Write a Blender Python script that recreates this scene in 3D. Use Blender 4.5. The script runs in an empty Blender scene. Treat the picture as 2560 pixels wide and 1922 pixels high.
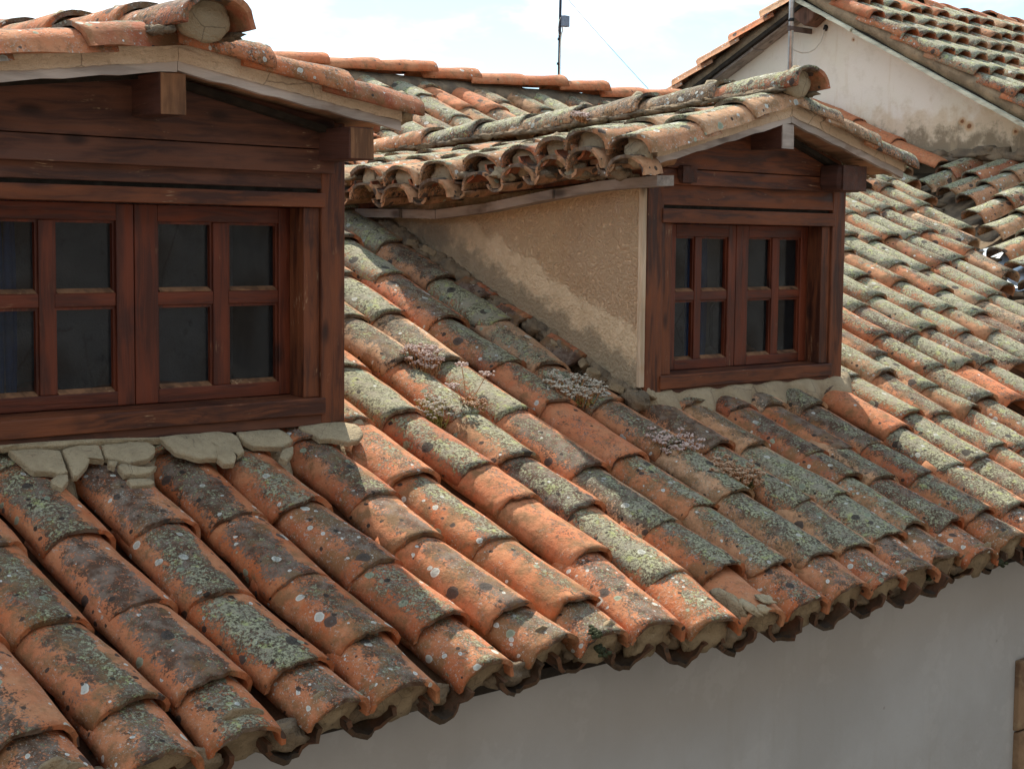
import bpy, math, random
import numpy as np
from mathutils import Vector, Matrix, noise as mnoise
random.seed(7)
rng = np.random.RandomState(11)
scene = bpy.context.scene
col = scene.collection
R = math.radians

# ------------------------------------------------------------------ camera
cam_d = bpy.data.cameras.new('camera'); cam = bpy.data.objects.new('camera', cam_d); col.objects.link(cam)
CAM = Vector((-3.24382, -4.15487, 0.55199))
P_, RO_, Y_ = R(4.985), R(.589), R(43.85)
fwd = Vector((math.sin(Y_)*math.cos(P_), math.cos(Y_)*math.cos(P_), -math.sin(P_)))
rt = Vector((math.cos(Y_), -math.sin(Y_), 0)); up = rt.cross(fwd)
r2 = rt*math.cos(RO_) + up*math.sin(RO_); u2 = -rt*math.sin(RO_) + up*math.cos(RO_)
M = Matrix((r2, u2, -fwd)).transposed().to_4x4(); M.translation = CAM
cam.matrix_world = M
cam_d.sensor_width = 36; cam_d.lens = 36*4100/2560; cam_d.clip_start = .05; cam_d.clip_end = 3000
scene.camera = cam

# ------------------------------------------------------------------ node helper
class NT:
    def __init__(s, tree): s.t = tree; s.N = tree.nodes; s.L = tree.links
    def put(s, sock, v):
        if hasattr(v, 'is_output'): s.L.new(v, sock)
        elif v is not None:
            if isinstance(v, (tuple, list)) and sock.type == 'RGBA' and len(v) == 3: v = (*v, 1)
            sock.default_value = v
    def math(s, op, a, b=None, c=None, clamp=False):
        n = s.N.new('ShaderNodeMath'); n.operation = op; n.use_clamp = clamp
        for i, v in enumerate((a, b, c)):
            if v is not None: s.put(n.inputs[i], v)
        return n.outputs[0]
    def vmath(s, op, a, b=None, scale=None):
        n = s.N.new('ShaderNodeVectorMath'); n.operation = op
        s.put(n.inputs[0], a)
        if b is not None: s.put(n.inputs[1], b)
        if scale is not None: s.put(n.inputs['Scale'], scale)
        return n.outputs[1] if op in ('LENGTH', 'DOT_PRODUCT', 'DISTANCE') else n.outputs[0]
    def noise(s, vec, scale, detail=3, rough=.55, dist=0, color=False):
        n = s.N.new('ShaderNodeTexNoise'); s.put(n.inputs['Vector'], vec)
        n.inputs['Scale'].default_value = scale; n.inputs['Detail'].default_value = detail
        n.inputs['Roughness'].default_value = rough; n.inputs['Distortion'].default_value = dist
        return n.outputs['Color' if color else 'Fac']
    def voro(s, vec, scale, feature='F1', rand=1):
        n = s.N.new('ShaderNodeTexVoronoi'); n.feature = feature; s.put(n.inputs['Vector'], vec)
        n.inputs['Scale'].default_value = scale; n.inputs['Randomness'].default_value = rand
        return n
    def mix(s, f, a, b, mode='MIX'):
        n = s.N.new('ShaderNodeMix'); n.data_type = 'RGBA'; n.blend_type = mode
        s.put(n.inputs[0], f); s.put(n.inputs[6], a); s.put(n.inputs[7], b)
        return n.outputs[2]
    def ss(s, x, a, b, lo=0., hi=1.):
        n = s.N.new('ShaderNodeMapRange'); n.interpolation_type = 'SMOOTHSTEP'
        s.put(n.inputs[0], x); s.put(n.inputs[1], a); s.put(n.inputs[2], b); s.put(n.inputs[3], lo); s.put(n.inputs[4], hi)
        return n.outputs[0]
    def ramp(s, x, stops):
        n = s.N.new('ShaderNodeValToRGB'); s.put(n.inputs[0], x)
        e = n.color_ramp.elements
        while len(e) < len(stops): e.new(.5)
        for k, (p, c) in enumerate(stops): e[k].position = p; e[k].color = (*c, 1)
        return n.outputs[0]
    def attr(s, name):
        n = s.N.new('ShaderNodeAttribute'); n.attribute_name = name
        sp = s.N.new('ShaderNodeSeparateColor'); s.L.new(n.outputs['Color'], sp.inputs[0])
        return sp.outputs[0], sp.outputs[1], sp.outputs[2], n.outputs['Alpha']
    def obj(s): return s.N.new('ShaderNodeTexCoord').outputs['Object']
    def sep(s, v):
        n = s.N.new('ShaderNodeSeparateXYZ'); s.L.new(v, n.inputs[0]); return n.outputs
    def comb(s, x, y, z):
        n = s.N.new('ShaderNodeCombineXYZ')
        for i, v in enumerate((x, y, z)): s.put(n.inputs[i], v)
        return n.outputs[0]
    def bump(s, h, dist, strength=1, nrm=None):
        n = s.N.new('ShaderNodeBump'); s.put(n.inputs['Height'], h); n.inputs['Distance'].default_value = dist
        n.inputs['Strength'].default_value = strength
        if nrm is not None: s.L.new(nrm, n.inputs['Normal'])
        return n.outputs[0]

def material(name, fn):
    m = bpy.data.materials.new(name); m.use_nodes = True
    t = NT(m.node_tree); b = m.node_tree.nodes['Principled BSDF']
    b.inputs['Roughness'].default_value = .85; b.inputs['Specular IOR Level'].default_value = .3
    fn(t, b); return m

# ------------------------------------------------------------------ world + sun
SUN_EL, SUN_AZ = 50, 28          # azimuth measured from +Y towards +X
world = bpy.data.worlds.new('World'); scene.world = world; world.use_nodes = True
wt = NT(world.node_tree); bg = world.node_tree.nodes['Background']
sky = wt.N.new('ShaderNodeTexSky'); sky.sky_type = 'NISHITA'; sky.sun_disc = False
sky.sun_elevation = R(SUN_EL); sky.sun_rotation = R(SUN_AZ); sky.altitude = 900
sky.air_density = 1.0; sky.dust_density = .6
gv = wt.N.new('ShaderNodeTexCoord').outputs['Generated']
sx, sy, sz = wt.sep(gv)
zz = wt.math('MAXIMUM', sz, 0.02)
den = wt.math('ADD', zz, .25)
cv = wt.comb(wt.math('DIVIDE', sx, den), wt.math('DIVIDE', sy, den), wt.math('MULTIPLY', sz, 2.0))
n1 = wt.noise(cv, 1.15, 6, .55, .4); n2 = wt.noise(cv, 4.5, 5, .6, .3)
cl = wt.ss(wt.math('ADD', wt.math('MULTIPLY', n1, .75), wt.math('MULTIPLY', n2, .25)), .45, .60)
shade = wt.ss(wt.noise(wt.vmath('ADD', cv, (3.1, 1.7, .4)), 2.1, 4, .5), .52, .72)
cloud = wt.mix(shade, (10.6, 10.6, 10.8), (5.2, 5.7, 7.0))
blue = wt.mix(.45, wt.vmath('SCALE', sky.outputs[0], None, 1.5), (2.8, 5.8, 7.4))
skyc = wt.mix(cl, blue, cloud)
wt.L.new(skyc, bg.inputs[0]); bg.inputs[1].default_value = .1

sun_d = bpy.data.lights.new('sun', 'SUN'); sun = bpy.data.objects.new('sun', sun_d); col.objects.link(sun)
sun_d.energy = 5.0; sun_d.angle = R(.6); sun_d.color = (1, .92, .78)
sdir = Vector((math.sin(R(SUN_AZ))*math.cos(R(SUN_EL)), math.cos(R(SUN_AZ))*math.cos(R(SUN_EL)), math.sin(R(SUN_EL))))
sun.rotation_euler = (-sdir).to_track_quat('-Z', 'Y').to_euler()

scene.view_settings.view_transform = 'Standard'; scene.view_settings.look = 'None'
scene.view_settings.exposure = .68; scene.view_settings.gamma = 1
scene.render.engine = 'CYCLES'

# ------------------------------------------------------------------ materials
def tile_mat(t, b, tint=None):
    r1, green, dark, white = t.attr('ta'); r2_, u, v, age = t.attr('tb')
    p = t.obj()
    off = t.comb(t.math('MULTIPLY', r1, 37.), t.math('MULTIPLY', r2_, 53.), t.math('MULTIPLY', r1, 11.))
    q = t.vmath('ADD', p, off)
    base = t.ramp(r2_, [(0, (.44, .115, .035)), (.2, (.50, .15, .055)), (.38, (.33, .085, .038)), (.52, (.48, .21, .10)), (.66, (.55, .17, .07)), (.8, (.40, .17, .08)), (.92, (.50, .29, .16)), (1, (.52, .34, .21))])
    nb = t.noise(q, 9, 4, .6); nf = t.noise(q, 42, 4, .65); nx = t.noise(q, 150, 3, .7)
    c = t.mix(t.ss(nb, .35, .7, 0, .6), base, (.52, .26, .13))
    c = t.mix(t.ss(nf, .45, .75, 0, .55), c, (.22, .095, .045))
    c = t.mix(t.ss(nx, .55, .75, 0, .5), c, (.55, .36, .23))
    # crust of grey / black grime: bands along the crown
    ctr = t.math('ABSOLUTE', t.math('SUBTRACT', u, t.math('ADD', .32, t.math('MULTIPLY', age, .28))))
    crown = t.ss(t.math('ADD', ctr, t.math('MULTIPLY', t.math('SUBTRACT', nb, .5), .5)), .05, .42, 1, 0)
    m1 = t.math('ADD', t.math('ADD', t.math('MULTIPLY', crown, .34), t.math('MULTIPLY', dark, .62)), t.math('ADD', t.math('MULTIPLY', nf, .55), t.math('MULTIPLY', nx, .95)))
    headclean = t.math('ADD', t.ss(v, .62, .95, 0, .3), t.ss(t.math('ADD', u, t.math('MULTIPLY', t.math('SUBTRACT', nb, .5), .3)), .56, .72, 0, .42))
    m1 = t.math('SUBTRACT', m1, headclean)
    dmask = t.ss(m1, 1.16, 1.28)
    dcol = t.mix(t.ss(t.noise(q, 22, 3, .6), .4, .62), (.038, .032, .024), (.15, .135, .11))
    c = t.mix(t.math('MULTIPLY', dmask, .86), c, dcol)
    # ochre brown algae in the lower sides
    oc = t.ss(t.math('ADD', t.noise(t.vmath('ADD', q, (4, 9, 2)), 15, 4, .65), t.math('MULTIPLY', age, .15)), .56, .74, 0, .7)
    c = t.mix(oc, c, (.20, .115, .05))
    # green lichen crust
    ng = t.noise(t.vmath('ADD', q, (9, 1, 5)), 13, 4, .6); ng2 = t.noise(t.vmath('ADD', q, (1, 7, 5)), 105, 4, .8)
    g1 = t.math('ADD', t.math('ADD', t.math('MULTIPLY', crown, .30), t.math('MULTIPLY', green, .78)), t.math('ADD', t.math('MULTIPLY', ng, .6), t.math('MULTIPLY', ng2, 1.25)))
    g1 = t.math('SUBTRACT', g1, t.math('MULTIPLY', headclean, .7))
    gmask = t.ss(g1, 1.45, 1.61)
    gcol = t.mix(t.ss(ng2, .44, .58), (.095, .09, .055), (.43, .43, .275))
    gcol = t.mix(t.ss(t.noise(q, 19, 2, .5), .4, .7), gcol, (.33, .305, .225))
    gcol = t.mix(t.ss(t.noise(q, 30, 3, .6), .55, .68, 0, .8), gcol, (.44, .475, .19))
    c = t.mix(t.math('MULTIPLY', gmask, .9), c, gcol)
    # powdery grey lichen flecks
    fl = t.noise(t.vmath('ADD', q, (6, 2, 8)), 120, 4, .85); fm = t.math('MULTIPLY', t.ss(fl, .56, .64), t.ss(t.math('ADD', t.noise(t.vmath('ADD', q, (3, 3, 1)), 14, 3, .6), t.math('MULTIPLY', white, .3)), .54, .72))
    c = t.mix(t.math('MULTIPLY', fm, .8), c, (.46, .48, .43))
    fd = t.noise(t.vmath('ADD', q, (2, 2, 2)), 75, 4, .8); fdm = t.math('MULTIPLY', t.ss(fd, .60, .68), t.ss(nf, .42, .6))
    c = t.mix(t.math('MULTIPLY', fdm, .85), c, (.045, .035, .03))
    # round white crustose lichens and black ones
    qd = t.vmath('ADD', q, t.vmath('SCALE', t.noise(q, 40, 2, .5, color=True), None, .012))
    for sc, thr, colr, amt, rr in ((20, .34, (.60, .60, .53), white, .27), (38, .30, (.64, .65, .60), white, .28), (15, 0.40, (.07, .058, .05), dark, .30), (31, 0.5, (.045, .036, .03), dark, .26), (22, .24, (.30, .34, .24), green, .3)):
        vo = t.voro(t.vmath('ADD', qd, (sc*1.3, 0, sc*.7)), sc)
        hs = t.N.new('ShaderNodeSeparateColor'); t.L.new(vo.outputs['Color'], hs.inputs[0])
        on = t.math('LESS_THAN', hs.outputs[0], t.math('MULTIPLY', amt, thr))
        rad = t.math('MULTIPLY', t.math('ADD', hs.outputs[1], .5), rr*.75)
        ms = t.math('MULTIPLY', on, t.math('LESS_THAN', vo.outputs['Distance'], rad))
        rim = t.ss(t.math('DIVIDE', vo.outputs['Distance'], rad), .55, .9, .78, 1.)
        c = t.mix(t.math('MULTIPLY', ms, .9), c, t.vmath('SCALE', colr, None, rim))
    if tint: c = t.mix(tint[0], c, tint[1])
    t.put(b.inputs['Base Color'], c)
    h = t.math('ADD', t.math('MULTIPLY', nf, .7), t.math('ADD', t.math('MULTIPLY', nx, .35), t.math('MULTIPLY', t.math('MULTIPLY', gmask, ng2), 1.2)))
    t.put(b.inputs['Normal'], t.bump(h, .006, .8)); b.inputs['Roughness'].default_value = .9
M_TILE = material('weathered_clay_tile', tile_mat)
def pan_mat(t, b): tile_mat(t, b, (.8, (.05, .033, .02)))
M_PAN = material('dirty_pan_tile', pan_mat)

def mortar_fn(c0, c1, c2, sc=1.):
    def fn(t, b):
        q = t.obj(); n1 = t.noise(q, 7*sc, 5, .6); n2 = t.noise(q, 45*sc, 4, .7); n3 = t.noise(q, 160, 2, .6)
        c = t.mix(t.ss(n1, .38, .64), c0, c1); c = t.mix(t.ss(n2, .56, .74, 0, .75), c, c2)
        vo = t.voro(t.vmath('ADD', q, t.vmath('SCALE', t.noise(q, 9, 3, .5, color=True), None, .05)), 9*sc, 'DISTANCE_TO_EDGE')
        cr = t.ss(vo.outputs['Distance'], 0., .02, .55, 0)
        cr = t.math('MULTIPLY', cr, t.ss(t.noise(q, 4, 2), .5, .6))
        c = t.mix(cr, c, (.06, .045, .035))
        t.put(b.inputs['Base Color'], c)
        t.put(b.inputs['Normal'], t.bump(t.math('ADD', n2, t.math('MULTIPLY', n3, .4)), .012, .8)); b.inputs['Roughness'].default_value = .95
    return fn
M_MORTAR = material('pale_mortar', mortar_fn((.43, .34, .22), (.34, .26, .165), (.22, .17, .12)))
M_MORTAR_D = material('dirty_mortar', mortar_fn((.26, .19, .12), (.15, .115, .08), (.07, .055, .04), 1.6))
M_PLUG = material('eave_mortar', mortar_fn((.36, .27, .165), (.24, .175, .105), (.10, .075, .05), 1.8))
M_SLAB = material('pale_slab_mortar', mortar_fn((.47, .375, .24), (.38, .30, .19), (.22, .17, .11), 2.2))
M_PLASTER = material('painted_plaster_edge', mortar_fn((.72, .53, .36), (.62, .45, .30), (.46, .32, .21), .8))

def stucco(t, b):
    q = t.obj(); n1 = t.noise(q, 3.2, 4, .55); n2 = t.noise(q, 78, 4, .6); n3 = t.noise(q, 170, 2, .5); n4 = t.noise(q, 20, 3, .6)
    x, y, z = t.sep(q)
    # repaired smooth mortar strip along the foot of the wall (follows the roof slope) and grey algae
    d = t.math('SUBTRACT', z, t.math('MULTIPLY', y, .4452))
    d = t.math('ADD', d, t.math('MULTIPLY', t.math('SUBTRACT', t.noise(q, 7, 5, .7), .5), .20))
    rep = t.ss(d, .185, .215, .8, 0)
    c = t.mix(t.ss(n1, .35, .65), (.84, .585, .35), (.87, .65, .42))
    c = t.mix(t.ss(t.noise(q, 1.6, 2), .5, .62, 0, .35), c, (.66, .38, .21))
    c = t.mix(t.ss(n4, .58, .75, 0, .35), c, (.40, .23, .13))
    lw = t.ss(t.noise(q, 11, 5, .7), .6, .66, 0, .5); c = t.mix(lw, c, (.82, .60, .42))
    c = t.mix(rep, c, t.mix(t.ss(n4, .4, .6), (.80, .62, .41), (.70, .53, .34)))
    gr = t.math('MULTIPLY', rep, t.ss(t.math('ADD', d, t.math('MULTIPLY', t.noise(q, 11, 4, .7), -.16)), -.035, .035, 1, 0))
    c = t.mix(t.math('MULTIPLY', gr, .8), c, (.20, .165, .115))
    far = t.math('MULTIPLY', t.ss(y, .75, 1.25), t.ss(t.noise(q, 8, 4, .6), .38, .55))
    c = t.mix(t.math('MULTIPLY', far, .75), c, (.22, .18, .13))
    t.put(b.inputs['Base Color'], c)
    h = t.math('ADD', t.math('MULTIPLY', t.ss(n2, .35, .7), 1.), t.math('MULTIPLY', n3, .35))
    h = t.math('MULTIPLY', h, t.math('SUBTRACT', 1.0, t.math('MULTIPLY', rep, .8)))
    t.put(b.inputs['Normal'], t.bump(h, .012, 1.)); b.inputs['Roughness'].default_value = .95
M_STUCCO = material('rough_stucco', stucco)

def cream(t, b):
    q = t.obj(); x, y, z = t.sep(q)
    n1 = t.noise(q, 1.6, 5, .6); n2 = t.noise(q, 9, 4, .65); n3 = t.noise(q, 60, 2, .6)
    c = t.mix(t.ss(n1, .4, .62), (.79, .70, .56), (.82, .72, .61))
    c = t.mix(t.ss(n2, .5, .75, 0, .35), c, (.60, .49, .36))
    low = t.math('ADD', t.math('SUBTRACT', z, t.math('MULTIPLY', y, .02)), t.math('MULTIPLY', t.math('SUBTRACT', n2, .5), -.5))
    c = t.mix(t.ss(low, 1.42, 1.58, .55, 0), c, (.60, .43, .25))
    c = t.mix(t.ss(t.math('ADD', low, t.math('MULTIPLY', t.noise(q, 14, 4, .7), -.3)), 1.1, 1.27, .85, 0), c, (.21, .16, .10))
    st = t.noise(t.vmath('MULTIPLY', q, (1, 8, 1.2)), 2, 3, .6)
    c = t.mix(t.ss(st, .56, .7, 0, .3), c, (.62, .47, .30))
    for (hy, hz, hr) in ((2.46, 1.478, .017), (2.40, 1.44, .02), (2.02, 1.385, .014), (3.45, 2.16, .010), (4.72, 1.93, .014)):
        dd = t.vmath('DISTANCE', t.vmath('ADD', q, t.vmath('SCALE', t.noise(q, 30, 2, color=True), None, .02)), (7.76, hy+.01, hz+.01))
        c = t.mix(t.ss(dd, hr, hr*2.6, .6, 0), c, (.50, .26, .10)); c = t.mix(t.ss(dd, hr*.6, hr*1.1, .95, 0), c, (.22, .09, .04))
    t.put(b.inputs['Base Color'], c)
    t.put(b.inputs['Normal'], t.bump(t.math('ADD', n2, t.math('MULTIPLY', n3, .3)), .008, .5)); b.inputs['Roughness'].default_value = .93
M_CREAM = material('cream_render', cream)

def greywall(t, b):
    q = t.obj(); n1 = t.noise(q, 1.3, 5, .55); n2 = t.noise(q, 7, 4, .6); n3 = t.noise(q, 38, 3, .6)
    x, y, z = t.sep(q)
    c = t.mix(t.ss(n1, .4, .62), (.42, .42, .415), (.48, .485, .485))
    c = t.mix(t.ss(t.math('ADD', z, t.math('MULTIPLY', n2, .3)), -1.15, -.65, 0, .4), c, (.44, .40, .37))
    c = t.mix(t.ss(n3, .68, .78, 0, .5), c, (.42, .40, .38))
    vo = t.voro(q, 5.5); c = t.mix(t.ss(vo.outputs['Distance'], .02, .05, .6, 0), c, (.24, .22, .2))
    dr = t.noise(t.vmath('MULTIPLY', q, (9, 1, .8)), 1.6, 4, .6); c = t.mix(t.ss(dr, .55, .72, 0, .28), c, (.40, .385, .36))
    pa = t.noise(t.vmath('ADD', q, (3, 0, 8)), 2.6, 5, .7); c = t.mix(t.ss(pa, .53, .56, 0, .13), c, (.60, .60, .59))
    t.put(b.inputs['Base Color'], c)
    t.put(b.inputs['Normal'], t.bump(t.math('ADD', t.math('MULTIPLY', n2, 2.), t.math('MULTIPLY', n3, .4)), .006, .6)); b.inputs['Roughness'].default_value = .9
M_WALL = material('whitewashed_wall', greywall)

def wood_fn(axis, c0, c1, c2, wear=.5, rough=.5, seed=0.):
    def fn(t, b):
        q0 = t.vmath('ADD', t.obj(), (seed, seed*.7, seed*.3))
        sc = {'X': (1.3, 24, 24), 'Y': (24, 1.3, 24), 'Z': (24, 24, 1.3)}[axis]
        wob = t.vmath('SCALE', t.noise(q0, 3, 2, .5, color=True), None, .05)
        q = t.vmath('MULTIPLY', t.vmath('ADD', q0, wob), sc)
        n1 = t.noise(q, 1.6, 5, .65, .6); n2 = t.noise(q0, 5, 4, .6); n3 = t.noise(q, 6, 3, .7)
        c = t.mix(t.ss(n1, .40, .60), c0, c1)
        c = t.mix(t.ss(n2, .54, .72, 0, .75), c, c2)
        c = t.mix(t.ss(t.noise(t.vmath('MULTIPLY', q0, {'X': (1.2, 6, 6), 'Y': (6, 1.2, 6), 'Z': (6, 6, 1.2)}[axis]), 2.0, 3, .6), .45, .62, 0, .5), c, tuple(v*1.7 for v in c1))
        kn = t.voro(t.vmath('MULTIPLY', q0, {'X': (3, 7, 7), 'Y': (7, 3, 7), 'Z': (7, 7, 3)}[axis]), 1.15)
        c = t.mix(t.ss(kn.outputs['Distance'], .05, .2, .85, 0), c, tuple(v*.35 for v in c0))
        w = t.math('MULTIPLY', t.ss(n3, .56, .68), t.ss(t.noise(q0, 6.5, 4, .7), .56, .66))
        c = t.mix(t.math('MULTIPLY', w, wear), c, (.50, .33, .19))
        t.put(b.inputs['Base Color'], c)
        t.put(b.inputs['Roughness'], t.ss(n1, .3, .7, rough, rough+.25))
        t.put(b.inputs['Normal'], t.bump(t.math('ADD', n1, t.math('MULTIPLY', n3, .4)), .0035, .7))
        b.inputs['Specular IOR Level'].default_value = .4
    return fn
W0, W1, W2 = (.052, .013, .005), (.15, .044, .015), (.035, .012, .007)
M_WX = material('stained_wood_along', wood_fn('X', W0, W1, W2, .9))
M_WX2 = material('stained_wood_faded', wood_fn('X', (.052, .018, .0105), (.115, .044, .024), (.038, .017, .013), .95, .6, 3.1))
M_WZ = material('stained_wood_upright', wood_fn('Z', W0, W1, W2, .8, .5, 1.3))
M_WF = material('window_frame_wood', wood_fn('X', (.062, .011, .004), (.125, .025, .008), (.045, .011, .006), .25, .4, 5.))
M_WFZ = material('window_frame_wood_upright', wood_fn('Z', (.062, .011, .004), (.125, .025, .008), (.045, .011, .006), .25, .4, 5.))
M_WDARK = material('dark_beam_wood', wood_fn('Y', (.055, .022, .014), (.085, .032, .02), (.03, .014, .01), .2, .6, 2.))
M_WEND = material('split_beam_end', wood_fn('Z', (.13, .058, .027), (.24, .115, .055), (.04, .017, .010), 1., .8, 4.))
M_WGREY = material('grey_weathered_wood', wood_fn('X', (.34, .28, .24), (.44, .37, .32), (.24, .17, .13), .5, .8, 6.))
M_WTRIM = material('bare_pine_trim', wood_fn('Z', (.46, .33, .21), (.56, .43, .30), (.42, .22, .09), .3, .7, 8.))
M_WSLAT = material('grey_slat_wood', wood_fn('Y', (.24, .20, .175), (.33, .28, .24), (.13, .09, .07), .6, .8, 9.))

def plain(name, c, rough=.6, metal=0., nz=0.):
    def fn(t, b):
        q = t.obj(); n = t.noise(q, 18, 4, .6)
        t.put(b.inputs['Base Color'], t.mix(t.ss(n, .35, .65), c, tuple(v*(1-nz) for v in c)))
        b.inputs['Roughness'].default_value = rough; b.inputs['Metallic'].default_value = metal
        t.put(b.inputs['Normal'], t.bump(n, .001, .3))
    return material(name, fn)
M_STEEL = plain('galvanised_steel', (.62, .65, .68), .35, .85, .25)
M_DARKPOLE = plain('dark_painted_steel', (.035, .04, .055), .5, .2, .3)
M_BOX = plain('grey_plastic_box', (.20, .25, .32), .5, 0, .15)
M_CABLE = plain('cream_cable', (.62, .56, .46), .6, 0, .1)
M_WIRE = plain('grey_overhead_wire', (.30, .31, .34), .6, 0, .1)
M_BLACK = plain('black_tape', (.02, .02, .022), .5, 0, .2)
M_RUST = plain('rusty_bracket_steel', (.17, .12, .10), .7, .3, .4)
M_BLUE = plain('blue_curtain_cloth', (.05, .13, .40), .9, 0, .3)
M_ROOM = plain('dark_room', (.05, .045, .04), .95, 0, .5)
M_REFLECT = material('pane_reflection_grey', mortar_fn((.30, .31, .34), (.17, .17, .18), (.04, .035, .035), .35))  # blue grey tones imitate reflections in the window panes
M_SHEET = plain('blue_white_plastic_sheet', (.55, .68, .80), .35, 0, .35)
M_NAVY = plain('navy_plastic_sheet', (.03, .05, .085), .4, 0, .3)
M_DECK = plain('dark_roof_deck', (.035, .026, .018), .95, 0, .5)
M_MOSS = plain('green_moss', (.10, .14, .025), .95, 0, .5)
M_MOSSD = plain('dark_moss', (.045, .05, .022), .95, 0, .4)
def glass(t, b):
    b.inputs['Base Color'].default_value = (.02, .022, .024, 1); b.inputs['Roughness'].default_value = .06
    q = t.obj(); n = t.noise(q, 4, 2, .5)
    b.inputs['Transmission Weight'].default_value = 0; b.inputs['Specular IOR Level'].default_value = .5
    b.inputs['Alpha'].default_value = .38
    t.put(b.inputs['Normal'], t.bump(n, .002, .25))
M_GLASS = material('old_window_glass', glass)
def stone(t, b):
    q = t.obj(); qd = t.vmath('ADD', q, t.vmath('SCALE', t.noise(q, 4, 3, color=True), None, .12))
    vo = t.voro(qd, 2.0, 'DISTANCE_TO_EDGE'); vc = t.voro(qd, 2.0)
    n = t.noise(q, 22, 4, .65)
    c = t.mix(.5, t.ramp(t.sep(vc.outputs['Color'])[0], [(0, (.07, .06, .055)), (.5, (.14, .12, .10)), (1, (.05, .045, .045))]), (.22, .15, .09))
    c = t.mix(t.ss(n, .45, .7, 0, .6), c, (.11, .075, .05))
    c = t.mix(t.ss(t.math('ADD', vo.outputs['Distance'], t.math('MULTIPLY', t.noise(q, 1.1, 3), -.22)), -.02, .14, 1, 0), c, (.26, .255, .25))
    t.put(b.inputs['Base Color'], c)
    t.put(b.inputs['Normal'], t.bump(t.math('ADD', t.ss(vo.outputs['Distance'], 0, .12), t.math('MULTIPLY', n, .5)), .03, .8))
M_STONE = material('brown_fieldstone', stone)
def ashlar(t, b):
    q = t.obj(); x, y, z = t.sep(q); n = t.noise(q, 16, 4, .65); nb = t.noise(q, 5, 4, .6)
    c = t.mix(t.ss(nb, .4, .62), (.30, .19, .11), (.17, .10, .06)); c = t.mix(t.ss(n, .5, .7, 0, .6), c, (.36, .26, .15))
    t.put(b.inputs['Base Color'], c); t.put(b.inputs['Normal'], t.bump(n, .02, .8))
M_ASHLAR = material('brown_cut_stone', ashlar)
def paving(t, b):
    q = t.obj(); br = t.N.new('ShaderNodeTexBrick'); t.put(br.inputs['Vector'], q); br.inputs['Scale'].default_value = 4
    br.inputs['Color1'].default_value = (.27, .27, .265, 1); br.inputs['Color2'].default_value = (.21, .21, .205, 1); br.inputs['Mortar'].default_value = (.1, .09, .08, 1)
    n = t.noise(q, 3, 5, .6); t.put(b.inputs['Base Color'], t.mix(t.ss(n, .4, .7, 0, .5), br.outputs['Color'], (.12, .11, .09)))
M_PAVE = material('street_paving', paving)

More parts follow.
